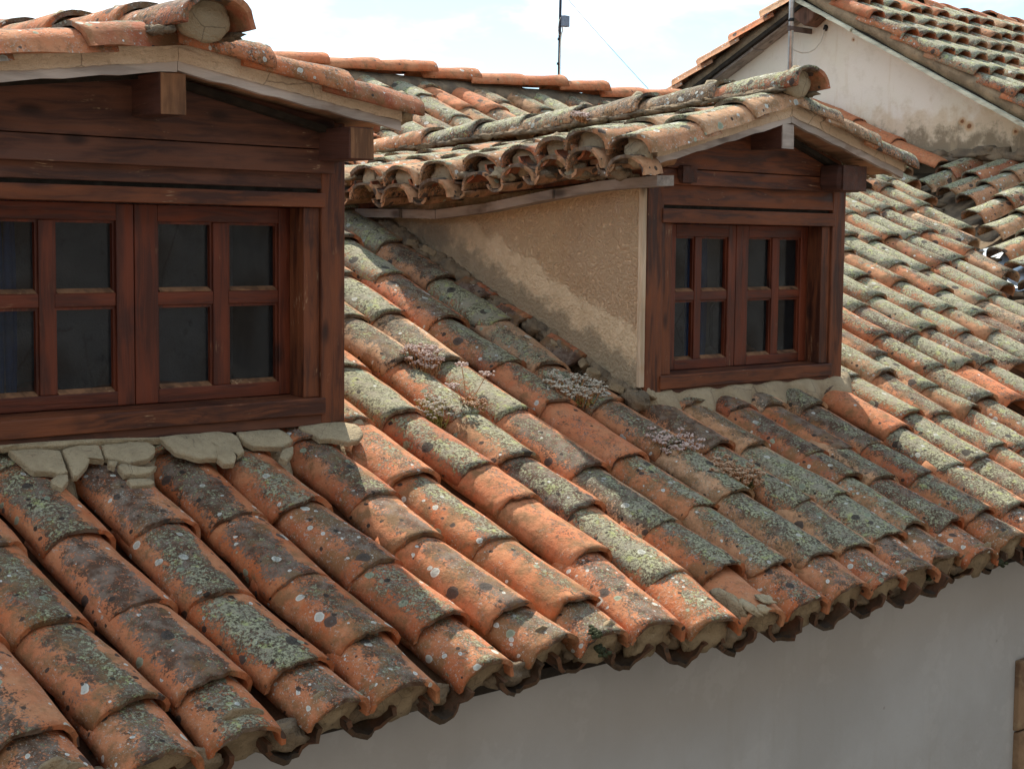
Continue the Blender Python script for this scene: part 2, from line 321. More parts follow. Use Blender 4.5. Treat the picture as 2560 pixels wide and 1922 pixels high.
# ------------------------------------------------------------------ mesh builder
class MB:
    def __init__(s): s.v = []; s.f = []; s.sm = []; s.ta = []; s.tb = []; s.n = 0; s.att = False
    def add(s, V, F, smooth=False, ta=None, tb=None):
        V = np.asarray(V, float); k = s.n; s.v.append(V); s.n += len(V)
        for f in F: s.f.append(tuple(i+k for i in f))
        s.sm += (list(smooth) if hasattr(smooth, '__len__') else [smooth]*len(F))
        if ta is None: ta = np.tile([.5, .2, .3, .1], (len(V), 1)); tb = np.tile([.4, .5, .5, .5], (len(V), 1))
        else: s.att = True
        s.ta.append(ta); s.tb.append(tb)
    def box(s, x0, x1, y0, y1, z0, z1, jit=0.):
        V = np.array([(x, y, z) for x in (x0, x1) for y in (y0, y1) for z in (z0, z1)], float)
        if jit: V = V + rng.uniform(-jit, jit, V.shape)
        s.add(V, [(0, 1, 3, 2), (4, 6, 7, 5), (0, 4, 5, 1), (2, 3, 7, 6), (0, 2, 6, 4), (1, 5, 7, 3)])
    def prism(s, poly, a, b_, axis):
        # poly: list of 2D points; extruded along axis between a and b_
        def mk(p, t): return {'Y': (p[0], t, p[1]), 'X': (t, p[0], p[1]), 'Z': (p[0], p[1], t)}[axis]
        n = len(poly); V = [mk(p, a) for p in poly] + [mk(p, b_) for p in poly]
        F = [tuple(range(n)), tuple(reversed(range(n, 2*n)))] + [(i, i+n, (i+1) % n+n, (i+1) % n) for i in range(n)]
        s.add(V, F)
    def tube(s, pts, r, seg=10, close=True):
        V = []; F = []; pts = [Vector(p) for p in pts]
        rr = r if hasattr(r, '__len__') else [r]*len(pts)
        for i, p in enumerate(pts):
            d = (pts[min(i+1, len(pts)-1)] - pts[max(i-1, 0)]).normalized()
            a = d.orthogonal().normalized() if i == 0 else (a - d*a.dot(d)).normalized()
            c = d.cross(a)
            for k in range(seg):
                th = 2*math.pi*k/seg; V.append(p + a*math.cos(th)*rr[i] + c*math.sin(th)*rr[i])
        for i in range(len(pts)-1):
            for k in range(seg): F.append((i*seg+k, i*seg+(k+1) % seg, (i+1)*seg+(k+1) % seg, (i+1)*seg+k))
        sm = [True]*len(F)
        if close: F += [tuple(reversed(range(seg))), tuple(range((len(pts)-1)*seg, len(pts)*seg))]; sm += [False]*2
        s.add(V, F, sm)
    def lump(s, c, rad, amp=.25, seed=0, ax=None, nu=10, nv=7):
        # noisy ellipsoid; ax = 3 axis vectors
        ax = ax or (Vector((1, 0, 0)), Vector((0, 1, 0)), Vector((0, 0, 1))); c = Vector(c); V = []; F = []
        for i in range(nv+1):
            ph = math.pi*i/nv
            for k in range(nu):
                th = 2*math.pi*k/nu
                d = Vector((math.sin(ph)*math.cos(th), math.sin(ph)*math.sin(th), math.cos(ph)))
                w = 1 + amp*mnoise.noise(d*1.7 + Vector((seed*3.1, seed*1.7, seed)))*1.6
                V.append(c + ax[0]*d.x*rad[0]*w + ax[1]*d.y*rad[1]*w + ax[2]*d.z*rad[2]*w)
        for i in range(nv):
            for k in range(nu): F.append((i*nu+k, (i+1)*nu+k, (i+1)*nu+(k+1) % nu, i*nu+(k+1) % nu))
        s.add(V, F, True)
    def build(s, name, mat, parent=None, bevel=0., **kw):
        me = bpy.data.meshes.new(name); V = np.concatenate(s.v)
        me.from_pydata(V.tolist(), [], s.f)
        me.polygons.foreach_set('use_smooth', s.sm)
        if s.att:
            for nm, arr in (('ta', s.ta), ('tb', s.tb)):
                a = me.color_attributes.new(nm, 'FLOAT_COLOR', 'POINT'); a.data.foreach_set('color', np.concatenate(arr).astype(np.float32).ravel())
        me.materials.append(mat); me.update()
        o = bpy.data.objects.new(name, me); col.objects.link(o)
        if bevel:
            m = o.modifiers.new('bevel', 'BEVEL'); m.width = bevel; m.segments = 2; m.limit_method = 'ANGLE'
        if parent: o.parent = parent
        for k, v in kw.items(): o[k] = v
        return o
def thing(name, label, category, loc=(0, 0, 0), group=None):
    o = bpy.data.objects.new(name, None); col.objects.link(o); o.empty_display_size = .1
    o['label'] = label; o['category'] = category
    if group: o['group'] = group
    return o

TH = R(24); CT, ST = math.cos(TH), math.sin(TH)
US = np.array((0, CT, ST)); UX = np.array((1., 0, 0)); UN = np.array((0, -ST, CT))
def rp(x, s, n=0.): return np.array((x, 0, 0)) + US*s + UN*n

C80 = math.cos(R(80))
def tile(B, o, U, X, N, L, wl, wu, h, th=.012, pan=False, ta=(.5, .2, .3, .1), tb=(.5, .5), nu=11, nv=9, jag=.004, drop=.055, broken=0.):
    """one barrel tile: o = centre of the lower end at foot height; U up the slope, X across, N normal"""
    ph = np.linspace(-R(80), R(80), nu); v = np.linspace(0, 1, nv)**1.25
    PH, VV = np.meshgrid(ph, v)                 # nv x nu
    sg = -1 if pan else 1
    w = wl + (wu-wl)*VV; k = w/max(wl, wu)
    e = rng.uniform(0, 6.28, 6); a = rng.uniform(-1, 1, 3)
    wob = .0022*np.sin(PH*2.3+e[0]+VV*4) + .0018*np.sin(VV*9+e[1]+PH*3) + .001*np.sin(PH*7+e[4]+VV*13)
    edge = jag*(np.sin(ph*5+e[2])*.5 + np.sin(ph*11+e[3])*.3 + rng.uniform(-.45, .45, nu))
    if broken: edge = edge + broken*np.clip((np.sin(ph*3.2+e[5])*.5+.5)**3, 0, 1)
    fall = np.clip(1-VV*6, 0, 1)
    side = np.where(np.abs(PH) > R(79), rng.uniform(-.003, .003, PH.shape), 0)
    sq = 1 + .04*a[0]
    def surf(off):
        sn = np.sin(PH); cn = np.clip((np.cos(PH)-C80)/(1-C80), 0, 1)
        if not pan: sn = np.sign(sn)*np.abs(sn)**.90; cn = cn**.74      # flattened crown, full shoulders
        xx = (w-off)*sn*sq + side + .012*a[1]*(VV-.3)
        hh = (h*k-off)*cn*sg + (wob*sg if off == 0 else 0)
        hh = hh - drop*VV*(L/.45)
        ss_ = VV*L + edge[None, :]*fall
        return o + ss_[..., None]*U + xx[..., None]*X + hh[..., None]*N
    So, Si = surf(0.), surf(th)
    V = np.concatenate([So.reshape(-1, 3), Si.reshape(-1, 3)]); n = nu*nv; F = []; sm = []
    for i in range(nv-1):
        for j in range(nu-1):
            q = (i*nu+j, i*nu+j+1, (i+1)*nu+j+1, (i+1)*nu+j)
            F.append(q if not pan else q[::-1]); sm.append(True)
            q = tuple(x+n for x in q); F.append(q[::-1] if not pan else q); sm.append(True)
        for j in (0, nu-1):
            F.append((i*nu+j, (i+1)*nu+j, (i+1)*nu+j+n, i*nu+j+n)); sm.append(False)
    for j in range(nu-1):
        F.append((j, j+n, j+1+n, j+1)); sm.append(False)
        F.append(((nv-1)*nu+j, (nv-1)*nu+j+1, (nv-1)*nu+j+1+n, (nv-1)*nu+j+n)); sm.append(False)
    TA = np.tile(ta, (2*n, 1)); uu = ((ph/R(80))*.5+.5)
    g = np.tile(uu[None, :], (nv, 1)).ravel(); vv = VV.ravel()
    TB = np.stack([np.full(2*n, tb[0]), np.r_[g, g], np.r_[vv, vv], np.full(2*n, tb[1])], 1)
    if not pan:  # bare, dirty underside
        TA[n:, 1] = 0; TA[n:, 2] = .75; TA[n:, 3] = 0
    B.add(V, F, sm, TA, TB)

# ------------------------------------------------------------------ MAIN HOUSE ROOF
# measured lower ends (s up the slope, x along the eave) of the cover tiles, column by column
COLS = [
 [(-1.25,-1.6),(-1.118,-1.601)], [(-1.26,-1.36),(-1.084,-1.345),(-.76,-1.383)], [(-1.243,-1.12),(-1.062,-1.112),(-.736,-1.122),(-.409,-1.128)],
 [(-1.225,-.845),(-1.076,-.87),(-.751,-.899),(-.417,-.874)], [(-1.228,-.638),(-1.021,-.614),(-.74,-.637),(-.416,-.632)],
 [(-1.208,-.34),(-1.012,-.355),(-.739,-.374),(-.411,-.411)], [(-1.18,-.07),(-1.027,-.112),(-.645,-.145),(-.405,-.135)],
 [(-1.199,.12),(-1.063,.125),(-.713,.098),(-.323,.078)], [(-1.224,.314),(-.849,.378),(-.521,.369),(-.322,.358),(.042,.318)],
 [(-1.272,.528),(-1.021,.579),(-.61,.589),(-.294,.558),(-.004,.578),(.404,.603)],
 [(-1.26,.778),(-1.042,.814),(-.775,.804),(-.408,.799),(-.003,.81),(.389,.804),(.775,.809)],
 [(-1.26,1.011),(-1.079,1.038),(-.713,1.065),(-.357,1.055),(.029,1.057),(.351,1.069),(.712,1.056),(1.139,1.097)],
 [(-1.251,1.258),(-1.078,1.283),(-.665,1.301),(-.328,1.327),(.014,1.303),(.303,1.261),(.686,1.336),(1.094,1.344),(1.455,1.348)],
 [(-1.248,1.477),(-1.072,1.503),(-.781,1.554),(-.365,1.542)], [(-1.237,1.676),(-1.045,1.74),(-.775,1.777),(-.391,1.727)],
 [(-1.208,1.905),(-1.027,1.924),(-.683,1.955),(-.508,1.957)], [(-1.224,2.123),(-1.047,2.149),(-.726,2.127),(-.5,2.159)],
 [(-1.185,2.405),(-1.02,2.416),(-.738,2.402),(-.491,2.383)], [(-1.22,2.65),(-1.034,2.65),(-.722,2.657),(-.411,2.686)],
 [(-1.22,2.91),(-1.03,2.9),(-.693,2.915),(-.307,2.925)], [(-1.22,3.13),(-1.0,3.14),(-.624,3.142),(-.337,3.12),(.04,3.191)],
 [(-1.22,3.37),(-1.03,3.36),(-.664,3.354),(-.331,3.39),(-.122,3.341),(.2,3.368)],
 [(-1.22,3.62),(-1.0,3.62),(-.62,3.62),(-.253,3.627),(.043,3.641),(.39,3.655)],
 [(-.3,3.85),(.062,3.926),(.377,3.897),(.698,3.873)], [(-.3,4.12),(.064,4.133),(.434,4.127),(.805,4.152)],
 [(0.02,4.37),(.372,4.377),(.671,4.368),(1.053,4.362)], [(0.02,4.64),(.366,4.666),(.644,4.622),(.987,4.634),(1.385,4.649)],
 [(.22,4.85),(.569,4.846),(.866,4.897),(1.206,4.931),(1.609,4.97)], [(.38,5.1),(.72,5.096),(1.139,5.11),(1.555,5.149)],
 [(.45,5.36),(.794,5.358),(1.238,5.445),(1.608,5.41),(1.961,5.441)], [(.9,5.644),(1.278,5.671),(1.627,5.675),(1.979,5.696)],
 [(1.08,5.98),(1.421,6.02),(1.702,5.953),(2.065,5.99)], [(1.25,6.28),(1.567,6.28),(2.058,6.226)], [(1.756,6.484),(2.143,6.547)], [(1.93,6.79),(2.281,6.792)],
 [(2.25,7.05),(2.6,7.05)], [(2.5,7.3),(2.85,7.3)], [(2.75,7.55),(3.1,7.55)]]
for i in range(1, 8): COLS.insert(0, [(-1.24+.02*math.sin(i*2.3), -1.6-.247*i), (-1.06+.02*math.sin(i*1.7), -1.6-.247*i)])
S_TOP = 3.9
def valley_x(s): return 5.89 + (s*CT-.91)*.84
def b_roof_z(x, y):   # crown height of the far dormer's roof
    return 1.13 - abs(x-2.1)*.22 - .02
def in_dormer(x, s):
    y, z = s*CT, s*ST
    if -1.50 < x < .02 and y > -.02 and z < 1.02: return True
    if 1.50 < x < 2.70 and y > .0 and z < .93: return True
    return False
def filled(c):
    out = [c[0]]
    for (s, x) in c[1:]:
        ps, px = out[-1]
        if s-ps > .5:
            k = int(round((s-ps)/.36))
            for j in range(1, k): out.append((ps+(s-ps)*j/k, px+(x-px)*j/k))
        out.append((s, x))
    step = .35 + random.uniform(-.015, .015); drift = random.uniform(-.006, .006)
    base = out[-1][1]
    while out[-1][0] + step < S_TOP - .12:
        ps, px = out[-1]; out.append((ps+step*random.uniform(.93, 1.07), base+(px-base)*.8+drift+random.uniform(-.008, .008)))
    return out
FULL = [filled(c) for c in COLS]
def style(x, s):
    """lichen cover by place: under the dormers red and blotchy, open slopes grey green"""
    y = s*CT; r = random.random
    shadeA = (x < .15 and s < .1); shadeB = (1.5 < x < 2.75 and -.6 < s < .1)
    if s < -1.12: g, d, w = .15+.25*r(), .25+.25*r(), .55+.4*r()
    elif shadeA: g, d, w = .14+.36*r(), .16+.36*r(), .22+.5*r()*r()
    elif shadeB: g, d, w = .14+.26*r(), .36+.3*r(), .25*r()
    elif s < -.6: g, d, w = .38+.25*r(), .38+.25*r(), .25+.5*r()*r()
    else: g, d, w = .30+.50*r(), .26+.36*r(), .15+.5*r()**3
    hue = r()
    if s > -.6 and r() < .6: hue = random.choice((.50, .54, .82, .9, .97, .64))+.03*r()
    if shadeB: hue = .3+.12*r() if r() < .6 else hue  # far dormer's shade coloured in as darker red
    if shadeA: hue = random.choice((.0, .05, .15, .2, .25, .6, .66, .7))+.05*r()
    if r() < .06 and not shadeA and s > -1: g, d, w, hue = .05, .12, .05, .62+.08*r()     # a newer, cleaner tile
    return (random.random(), g, d, w), (hue, r())

house = thing('tiled_house', 'whitewashed house under a long lichen covered clay tile roof in the foreground', 'house')
RB, PBm = MB(), MB()
eaves = []
for ci, c in enumerate(FULL):
    for k, (s, x) in enumerate(c):
        if in_dormer(x, s): continue
        if x > valley_x(s)+.12: continue
        nxt = c[k+1] if k+1 < len(c) else (s+.36, x)
        gap = nxt[0]-s
        L = min(max(gap+.1, .38), .55) if gap > .25 else .34
        if s+L > S_TOP+.02: L = max(.1, S_TOP+.02-s)
        dx = (nxt[1]-x)/max(gap, .25); U = US + UX*dx*.8; U = U/np.linalg.norm(U)
        N = UN + UX*random.uniform(-.04, .04); X = np.cross(U, N); X /= np.linalg.norm(X); N = np.cross(X, U)
        lo = -.115 + random.uniform(-.004, .004) - (.016 if (k == 0 and gap < .25) else 0)
        far = x > 3.2
        ta, tb = style(x, s)
        pink = abs(x-.778) < .01 and k == 0
        if pink: ta, tb = (.31, 0., .0, 0.), (.575, .0)
        tile(RB, rp(x, s, lo), U, X, N, L, .108+random.uniform(-.004, .004), .102, .077+random.uniform(-.003, .003), .013, drop=.020, ta=ta, tb=tb,
             nu=9 if far else 13, nv=5 if far else 10, jag=.003 if far else .0055, broken=(.02 if random.random() < .12 else 0))
        if k == 0 and s < -1.1: eaves.append((x, s, U, X, N))
# pan tiles between the columns
def col_x(c, s):
    if s <= c[0][0]: return c[0][1]
    for (a, b_) in zip(c, c[1:]):
        if a[0] <= s <= b_[0]: return a[1]+(b_[1]-a[1])*(s-a[0])/(b_[0]-a[0])
    return c[-1][1]
for c1, c2 in zip(FULL, FULL[1:]):
    s0 = (c1[0][0]+c2[0][0])/2-.022+random.uniform(-.012, .016)
    s = s0; first = True
    if c1[0][0] > -1: s = max(c1[0][0], c2[0][0])-.1; first = False
    while s < S_TOP-.1:
        x = (col_x(c1, s)+col_x(c2, s))/2; L = .44
        xn = (col_x(c1, s+.4)+col_x(c2, s+.4))/2
        if not in_dormer(x, s+.2) and x < valley_x(s)+.05:
            U = US + UX*(xn-x)/.4; U /= np.linalg.norm(U); X = np.cross(U, UN); X /= np.linalg.norm(X); N = np.cross(X, U)
            ta, tb = (random.random(), .15, .6, .1), (random.choice((.05, .3, .45)), .8)
            tile(PBm, rp(x, s+(random.uniform(-.012, .02) if first else 0), -.124-.003*random.random()), U, X, N, min(L, S_TOP-s), .082+.006*random.random(), .092, .076+.012*random.random(), .015, pan=True, ta=ta, tb=tb, nu=9 if not first else 15, nv=5 if not first else 8, jag=.006 if not first else .013, broken=.0 if not first else random.choice((0, .0, .012)), drop=.03)
        s += .37+random.uniform(-.02, .02); first = False
roof = RB.build('roof', M_TILE, house)
B = MB()      # cement smeared on the newer pink eave tile
for (du, ds, a, b_, c_) in ((-.085, .09, .018, .07, .03), (-.06, .03, .02, .045, .012), (.02, .035, .03, .03, .006), (-.035, .0, .022, .02, .012)):
    h_ = math.sqrt(max(0, 1-(du/.103)**2))*.084-.131
    B.lump(rp(.778+du*.97, -1.255+ds, h_-.004), (a, b_, c_), .35, du*90, (Vector(UX), Vector(US), Vector(UN)), 14, 9)
B.build('cement_smear', M_SLAB, roof)
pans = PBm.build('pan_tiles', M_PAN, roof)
# mortar packing in the mouths of the eave tiles, lumpy and recessed
for i, (x, s, U, X, N) in enumerate(eaves):
    if x < -1.9: continue
    ax = (Vector(X), Vector(U), Vector(N)); r = random.random
    rec = .012+.03*r()
    EM = MB(); EM.lump(rp(x+.012*(r()-.5), s+rec+.018, -.128), (.086, .028, .060+.01*r()), .34, i, ax, 20, 13)
    EM.build('mortar_plug', M_PLUG, roof)
for (x, s, U, X, N) in eaves:
    if x < -1.9: continue
    ax = (Vector(X), Vector(U), Vector(N))
    DM = MB(); DM.lump(rp(x+.125+random.uniform(-.015, .015), s+.04+.02*random.random(), -.150-.01*random.random()), (.072, .032, .036), .4, random.random()*40, ax, 18, 12); DM.build('mortar_plug', M_MORTAR_D, roof)
# ridge tiles
RG = MB(); x = -3.4; k = 0
caps = [1.35, 1.78, 2.2, 2.62, 3.03, 3.42, 3.80, 4.19, 4.58, 5.0, 5.38, 5.78, 6.18, 6.6, 7.0, 7.35]
caps = [-3.4+.41*i for i in range(11)] + caps[1:]
for i, x in enumerate(caps):
    RG = MB(); L = .47; z = 1.555+.012*math.sin(i*1.9)
    ta, tb = (random.random(), .12, .1, .1), (random.choice((.04, .2, .62, .66)), .3)
    d = np.array((-1., .02*math.sin(i), .012)); d /= np.linalg.norm(d)
    X = np.cross(d, (0, 0, 1)); X /= np.linalg.norm(X); N = np.cross(X, d)
    tile(RG, np.array((x+.42, 3.615+.012*math.sin(i*3.), z+.012)), d, X, N, L, .12, .105, .078, .014, ta=ta, tb=tb, nu=11, nv=7, jag=.004, drop=.03)
    RG.build('ridge_tile', M_TILE, roof)
RM = MB(); V, F = [], []
for i in range(221):
    x = -3.4+i*.05; w = .02*mnoise.noise(Vector((x*5, 1, 1)))+.012*mnoise.noise(Vector((x*16, 1, 4)))
    V += [(x, 3.50+w, 1.42), (x, 3.515+w, 1.50+w*.6), (x, 3.56, 1.545+w*.4), (x, 3.63, 1.55), (x, 3.66, 1.42)]
for i in range(220):
    for k in range(5): F.append((5*i+k, 5*i+(k+1) % 5, 5*i+5+(k+1) % 5, 5*i+5+k))
F += [(4, 3, 2, 1, 0), (1100, 1101, 1102, 1103, 1104)]; RM.add(V, F, True)
RM.build('ridge_mortar', M_MORTAR_D, roof)
# deck added under the tiles to block light, and the back slope
DK = MB()
def slab(B, pts, d):
    P = [np.array(p, float) for p in pts]; n = np.cross(P[1]-P[0], P[2]-P[0]); n /= np.linalg.norm(n)
    if n[2] < 0: n = -n
    V = P + [p-n*d for p in P]; k = len(P)
    B.add(V, [tuple(range(k)), tuple(reversed(range(k, 2*k)))] + [(i, (i+1) % k, (i+1) % k+k, i+k) for i in range(k)])
slab(DK, [rp(-3.6, -1.12, -.215), rp(3.75, -1.12, -.215), rp(3.95, -.9, -.215), rp(7.8, 2.9, -.215), rp(7.8, 3.93, -.215), rp(-3.6, 3.93, -.215)], .04)
slab(DK, [(-3.6, 3.63, 1.39), (7.74, 3.63, 1.39), (7.74, 6.9, -.05), (-3.6, 6.9, -.05)], .04)
DK.build('roof_deck', M_DECK, roof)
WM = MB()
WM.box(-3.5, 4.0, -.86, -.5, -5.0, -.63)
WM.prism([(-.5, -5), (6.8, -5), (6.8, -.1), (3.62, 1.3), (-.5, -.50)], -3.5, -3.2, 'X')
WM.build('wall', M_WALL, house)
# stone surround of the opening at the right end of the wall
SS = MB(); z = -1.12
for i, hgt in enumerate((.30, .26, .05, .14, .16, .30, .3, .3, .3)):
    SS.box(2.775+.006*math.sin(i*2.), 2.775+.42, -.885+.004*math.sin(i*5.), -.855, z-hgt+.006, z, .003); z -= hgt
SS.build('stone_surround', M_ASHLAR, house, .006)
BS = MB(); BS.box(2.777, 3.2, -.892, -.8862, -1.705, -1.682); BS.build('blue_stripe', M_NAVY, house)

# ------------------------------------------------------------------ DORMERS
def vbox(B, x0, x1, y0, y1, z0, z1): B.box(x0, x1, y0, y1, z0, z1)
def dormer(nm, label, x0, x1, xc, zap, zl, zr, xl, xr, joints, panes, split, zmun, pz0, pz1, zs, zhead, beamL, beamR, rb, zr_ridge):
    """x0..x1 posts, xc ridge; zap apex of the bargeboard's lower edge, zl/zr its ends at xl/xr"""
    T = thing('dormer', label, 'dormer')
    zsl = lambda x: zap + (zl-zap)*(xc-x)/(xc-xl) if x < xc else zap + (zr-zap)*(x-xc)/(xr-xc)
    soff = .022
    pw = .093
    # posts
    for a, b_ in ((x0, x0+pw), (x1-pw, x1)):
        B = MB(); B.box(a, b_, -.004, .10, zs-.03, min(zsl(a), zsl(b_))+.01); B.build('corner_post', M_WZ, T, .004)
    # boards: overlapping, each its own piece of cladding in one part
    G = MB(); xs0, xs1 = x0+pw-.012, x1-pw+.012
    zz = joints
    def board(za, zb, y, lap, xa, xb, clip=False, gap=.003):
        if not clip: poly = [(xa, za+gap), (xb, za+gap), (xb, zb), (xa, zb)]
        else: poly = [(xa, za+gap), (xb, za+gap), (xb, zsl(xb)+.01), (xc, zap+.015), (xa, zsl(xa)+.01)]
        V = []; n = len(poly)
        for (x, z) in poly: V.append((x, y-(lap if z < za+.01 else 0), z))
        for (x, z) in poly: V.append((x, y+.03, z))
        G.add(V, [tuple(reversed(range(n))), tuple(range(n, 2*n))] + [(i, (i+1) % n, (i+1) % n+n, i+n) for i in range(n)])
    board(zz[0], 0, -.012, .006, x0+.05, x1-.05, True)
    board(zz[1], zz[0], -.014, .010, x0+.055, x1-.055)
    board(zz[2], zz[1]+.004, .001, .004, xs0, xs1, gap=.007)
    gb = G.build('gable_boards', M_WX2 if nm == 'a' else M_WX, T, .0025)
    K = MB(); K.box(x0+.05, x1-.05, .018, .05, zhead+.01, zsl(x0+.05)-.005); K.build('backing_board', M_ROOM, gb)
    B = MB(); B.box(xs0, xs1, -.010, .095, zhead, zz[2]-.006); B.build('lintel', M_WX, T, .003)
    # jamb linings
    oL, oR = x0+pw+.062, x1-pw-.062
    for a, b_ in ((x0+pw+.001, oL), (oR, x1-pw-.001)):
        B = MB(); B.box(a, b_, .006, .098, zs+.055, zhead-.001); B.build('jamb', M_WZ, T, .002)
    # sill: sloping top
    B = MB(); B.prism([(-.012, zs), (-.012, zs+.052), (.08, zs+.060), (.098, zs+.060), (.098, zs)], xs0, xs1, 'X'); B.build('sill', M_WX, T, .003)
    B = MB(); B.prism([(-.002, zs-.034), (-.002, zs-.001), (.08, zs-.001), (.08, zs-.034)], x0+.02, x1-.02, 'X'); B.build('sill_plate', M_WX2, T, .002)
    # casements
    Y0, Y1 = .078, .112
    for side in (0, 1):
        pn = panes[side]
        xa, xb = ((oL, split-.0015) if side == 0 else (split+.0015, oR))
        B = MB(); zb0, zt0 = zs+.062, zhead-.002
        cuts = [xa, pn[0][0], pn[0][1], pn[1][0], pn[1][1], xb]
        cs = bpy.data.objects.new('casement', None); col.objects.link(cs); cs.parent = T
        for (u0, u1) in ((0, 1), (4, 5)): F1 = MB(); F1.box(cuts[u0], cuts[u1], Y0, Y1, zb0, zt0); F1.build('stile', M_WFZ, cs, .003)
        for (u0, u1) in ((zb0, pz0), (pz1, zt0)): F1 = MB(); F1.box(cuts[1], cuts[4], Y0, Y1-.001, u0, u1); F1.build('rail', M_WF, cs, .002)
        g = MB(); g.box(cuts[2], cuts[3], Y0+.003, Y1-.002, pz0, pz1); g.build('glazing_bar', M_WFZ, cs, .003)
        for (u0, u1) in ((1, 2), (3, 4)): g = MB(); g.box(cuts[u0], cuts[u1], Y0+.004, Y1-.003, zmun[0], zmun[1]); g.build('glazing_bar', M_WF, cs, .003)
        for (pa, pb) in (pn[0], pn[1]):
            for (za, zb) in ((pz0, zmun[0]), (zmun[1], pz1)):
                # putty bead frame
                q = MB(); e = .008
                q.box(pa, pa+e, Y0+.010, Y1-.012, za, zb); q.box(pb-e, pb, Y0+.010, Y1-.012, za, zb)
                q.box(pa+e, pb-e, Y0+.010, Y1-.012, zb-e, zb)
                q.build('bead', M_WFZ, cs)
                q = MB(); q.prism([(Y0+.002, za), (Y0+.002, za+.002), (Y0+.022, za+.013), (Y0+.022, za)], pa+e, pb-e, 'X'); q.build('bead', M_WEND, cs)
                gl = MB(); gl.box(pa+e, pb-e, Y0+.0225, Y0+.0255, za+.004, zb-e+.001); gl.build('pane', M_GLASS, cs)
    # dark room behind, and a blue grey panel added for the panes' reflections
    B = MB(); B.box(x0+.14, x1-.14, .42, .45, zs-.03, .79); B.build('reflection_panel', M_REFLECT, T)
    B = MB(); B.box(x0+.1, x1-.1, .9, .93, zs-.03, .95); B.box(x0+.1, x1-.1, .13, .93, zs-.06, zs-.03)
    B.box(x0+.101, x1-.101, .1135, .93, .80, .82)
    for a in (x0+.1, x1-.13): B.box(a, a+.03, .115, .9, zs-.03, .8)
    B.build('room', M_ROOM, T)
    # soffit + bargeboards
    yb = -.172
    S = MB(); t_ = .02
    for (xa, xb) in ((xl, xc), (xc, xr)):
        za, zb = zsl(xa)+soff, zsl(xb)+soff
        V = [(xa, yb+.02, za), (xb, yb+.02, zb), (xb, .16, zb-.015), (xa, .16, za-.015)]
        V += [(p[0], p[1], p[2]+t_) for p in V]
        S.add(V, [(0, 1, 2, 3), (7, 6, 5, 4), (0, 4, 5, 1), (1, 5, 6, 2), (2, 6, 7, 3), (3, 7, 4, 0)])
    S.build('soffit', M_SOFF, T)
    for side, (xa, xb) in enumerate(((xl, xc-.001), (xc+.001, xr))):
        B = MB(); za, zb = zsl(xa), zsl(xb); nseg = 14; V = []; F = []
        for i in range(nseg+1):
            f = i/nseg; x = xa+(xb-xa)*f; z = za+(zb-za)*f
            j = .0025*math.sin(i*2.1+side); V += [(x, yb+.001, z+j), (x, yb, z+.028+.0015*math.sin(i*3.3)), (x, yb+.02, z+.028), (x, yb+.02, z+j)]
        for i in range(nseg):
            for k in range(4): F.append((4*i+k, 4*i+(k+1) % 4, 4*i+4+(k+1) % 4, 4*i+4+k))
        F += [(3, 2, 1, 0), (4*nseg, 4*nseg+1, 4*nseg+2, 4*nseg+3)]
        B.add(V, F); B.build('bargeboard', M_WGREY, T)
        B = MB(); V = []; F = []; nseg = 60
        for i in range(nseg+1):
            f = i/nseg; x = xa+(xb-xa)*f; z = za+(zb-za)*f
            j = .004*mnoise.noise(Vector((x*9, side, 0)))+.003*mnoise.noise(Vector((x*40, side, 3))); tp = .064+.012*mnoise.noise(Vector((x*7, 5, side)))
            V += [(x, yb-.005, z+.026+j), (x, yb-.004+.003*mnoise.noise(Vector((x*12, 9, side))), z+tp), (x, yb+.10, z+tp+.01), (x, yb+.021, z+.03), (x, yb+.001, z+.0285+j)]
        for i in range(nseg):
            for k in range(5): F.append((5*i+k, 5*i+(k+1) % 5, 5*i+5+(k+1) % 5, 5*i+5+k))
        F += [(4, 3, 2, 1, 0), (5*nseg, 5*nseg+1, 5*nseg+2, 5*nseg+3, 5*nseg+4)]
        B.add(V, F); B.build('verge_plaster', M_PLASTER, T)
    # beams
    B = MB(); B.box(rb[0], rb[1], -.168, .0, rb[2], zap-.006, .002); bm = B.build('ridge_beam', M_WDARK, T, .004)
    B = MB(); B.box(rb[0]+.001, rb[1]-.001, -.1725, -.1682, rb[2]+.001, zap-.008, .001); B.build('beam_end', rb[3], bm)
    for q in (beamL, beamR):
        if q is None: continue
        B = MB(); B.box(q[0], q[1], q[4], .0, q[2], q[3], .003); bm = B.build('eave_beam', M_WDARK, T, q[6])
        B = MB(); B.box(q[0]+.004, q[1]-.004, q[4]-.003, q[4]-.0005, q[2]+.004, q[3]-.004, .002); B.build('beam_end', q[5], bm)
    return T, zsl
def soff(t, b): wood_fn('Y', (.30, .15, .075), (.38, .20, .11), (.18, .08, .045), .4, .7, 7.)(t, b)
M_WVERGE = material('pale_lichened_board', wood_fn('Y', (.42, .40, .30), (.52, .50, .38), (.20, .17, .12), .3, .9, 3.))
M_WPUR = material('old_purlin_end', wood_fn('Z', (.12, .065, .045), (.17, .09, .06), (.05, .03, .022), .3, .9, 3.))
M_MORTAR_B = material('brown_verge_mortar', mortar_fn((.36, .26, .16), (.22, .16, .10), (.10, .075, .05), 1.3))
M_SOFF = material('soffit_boards', soff)

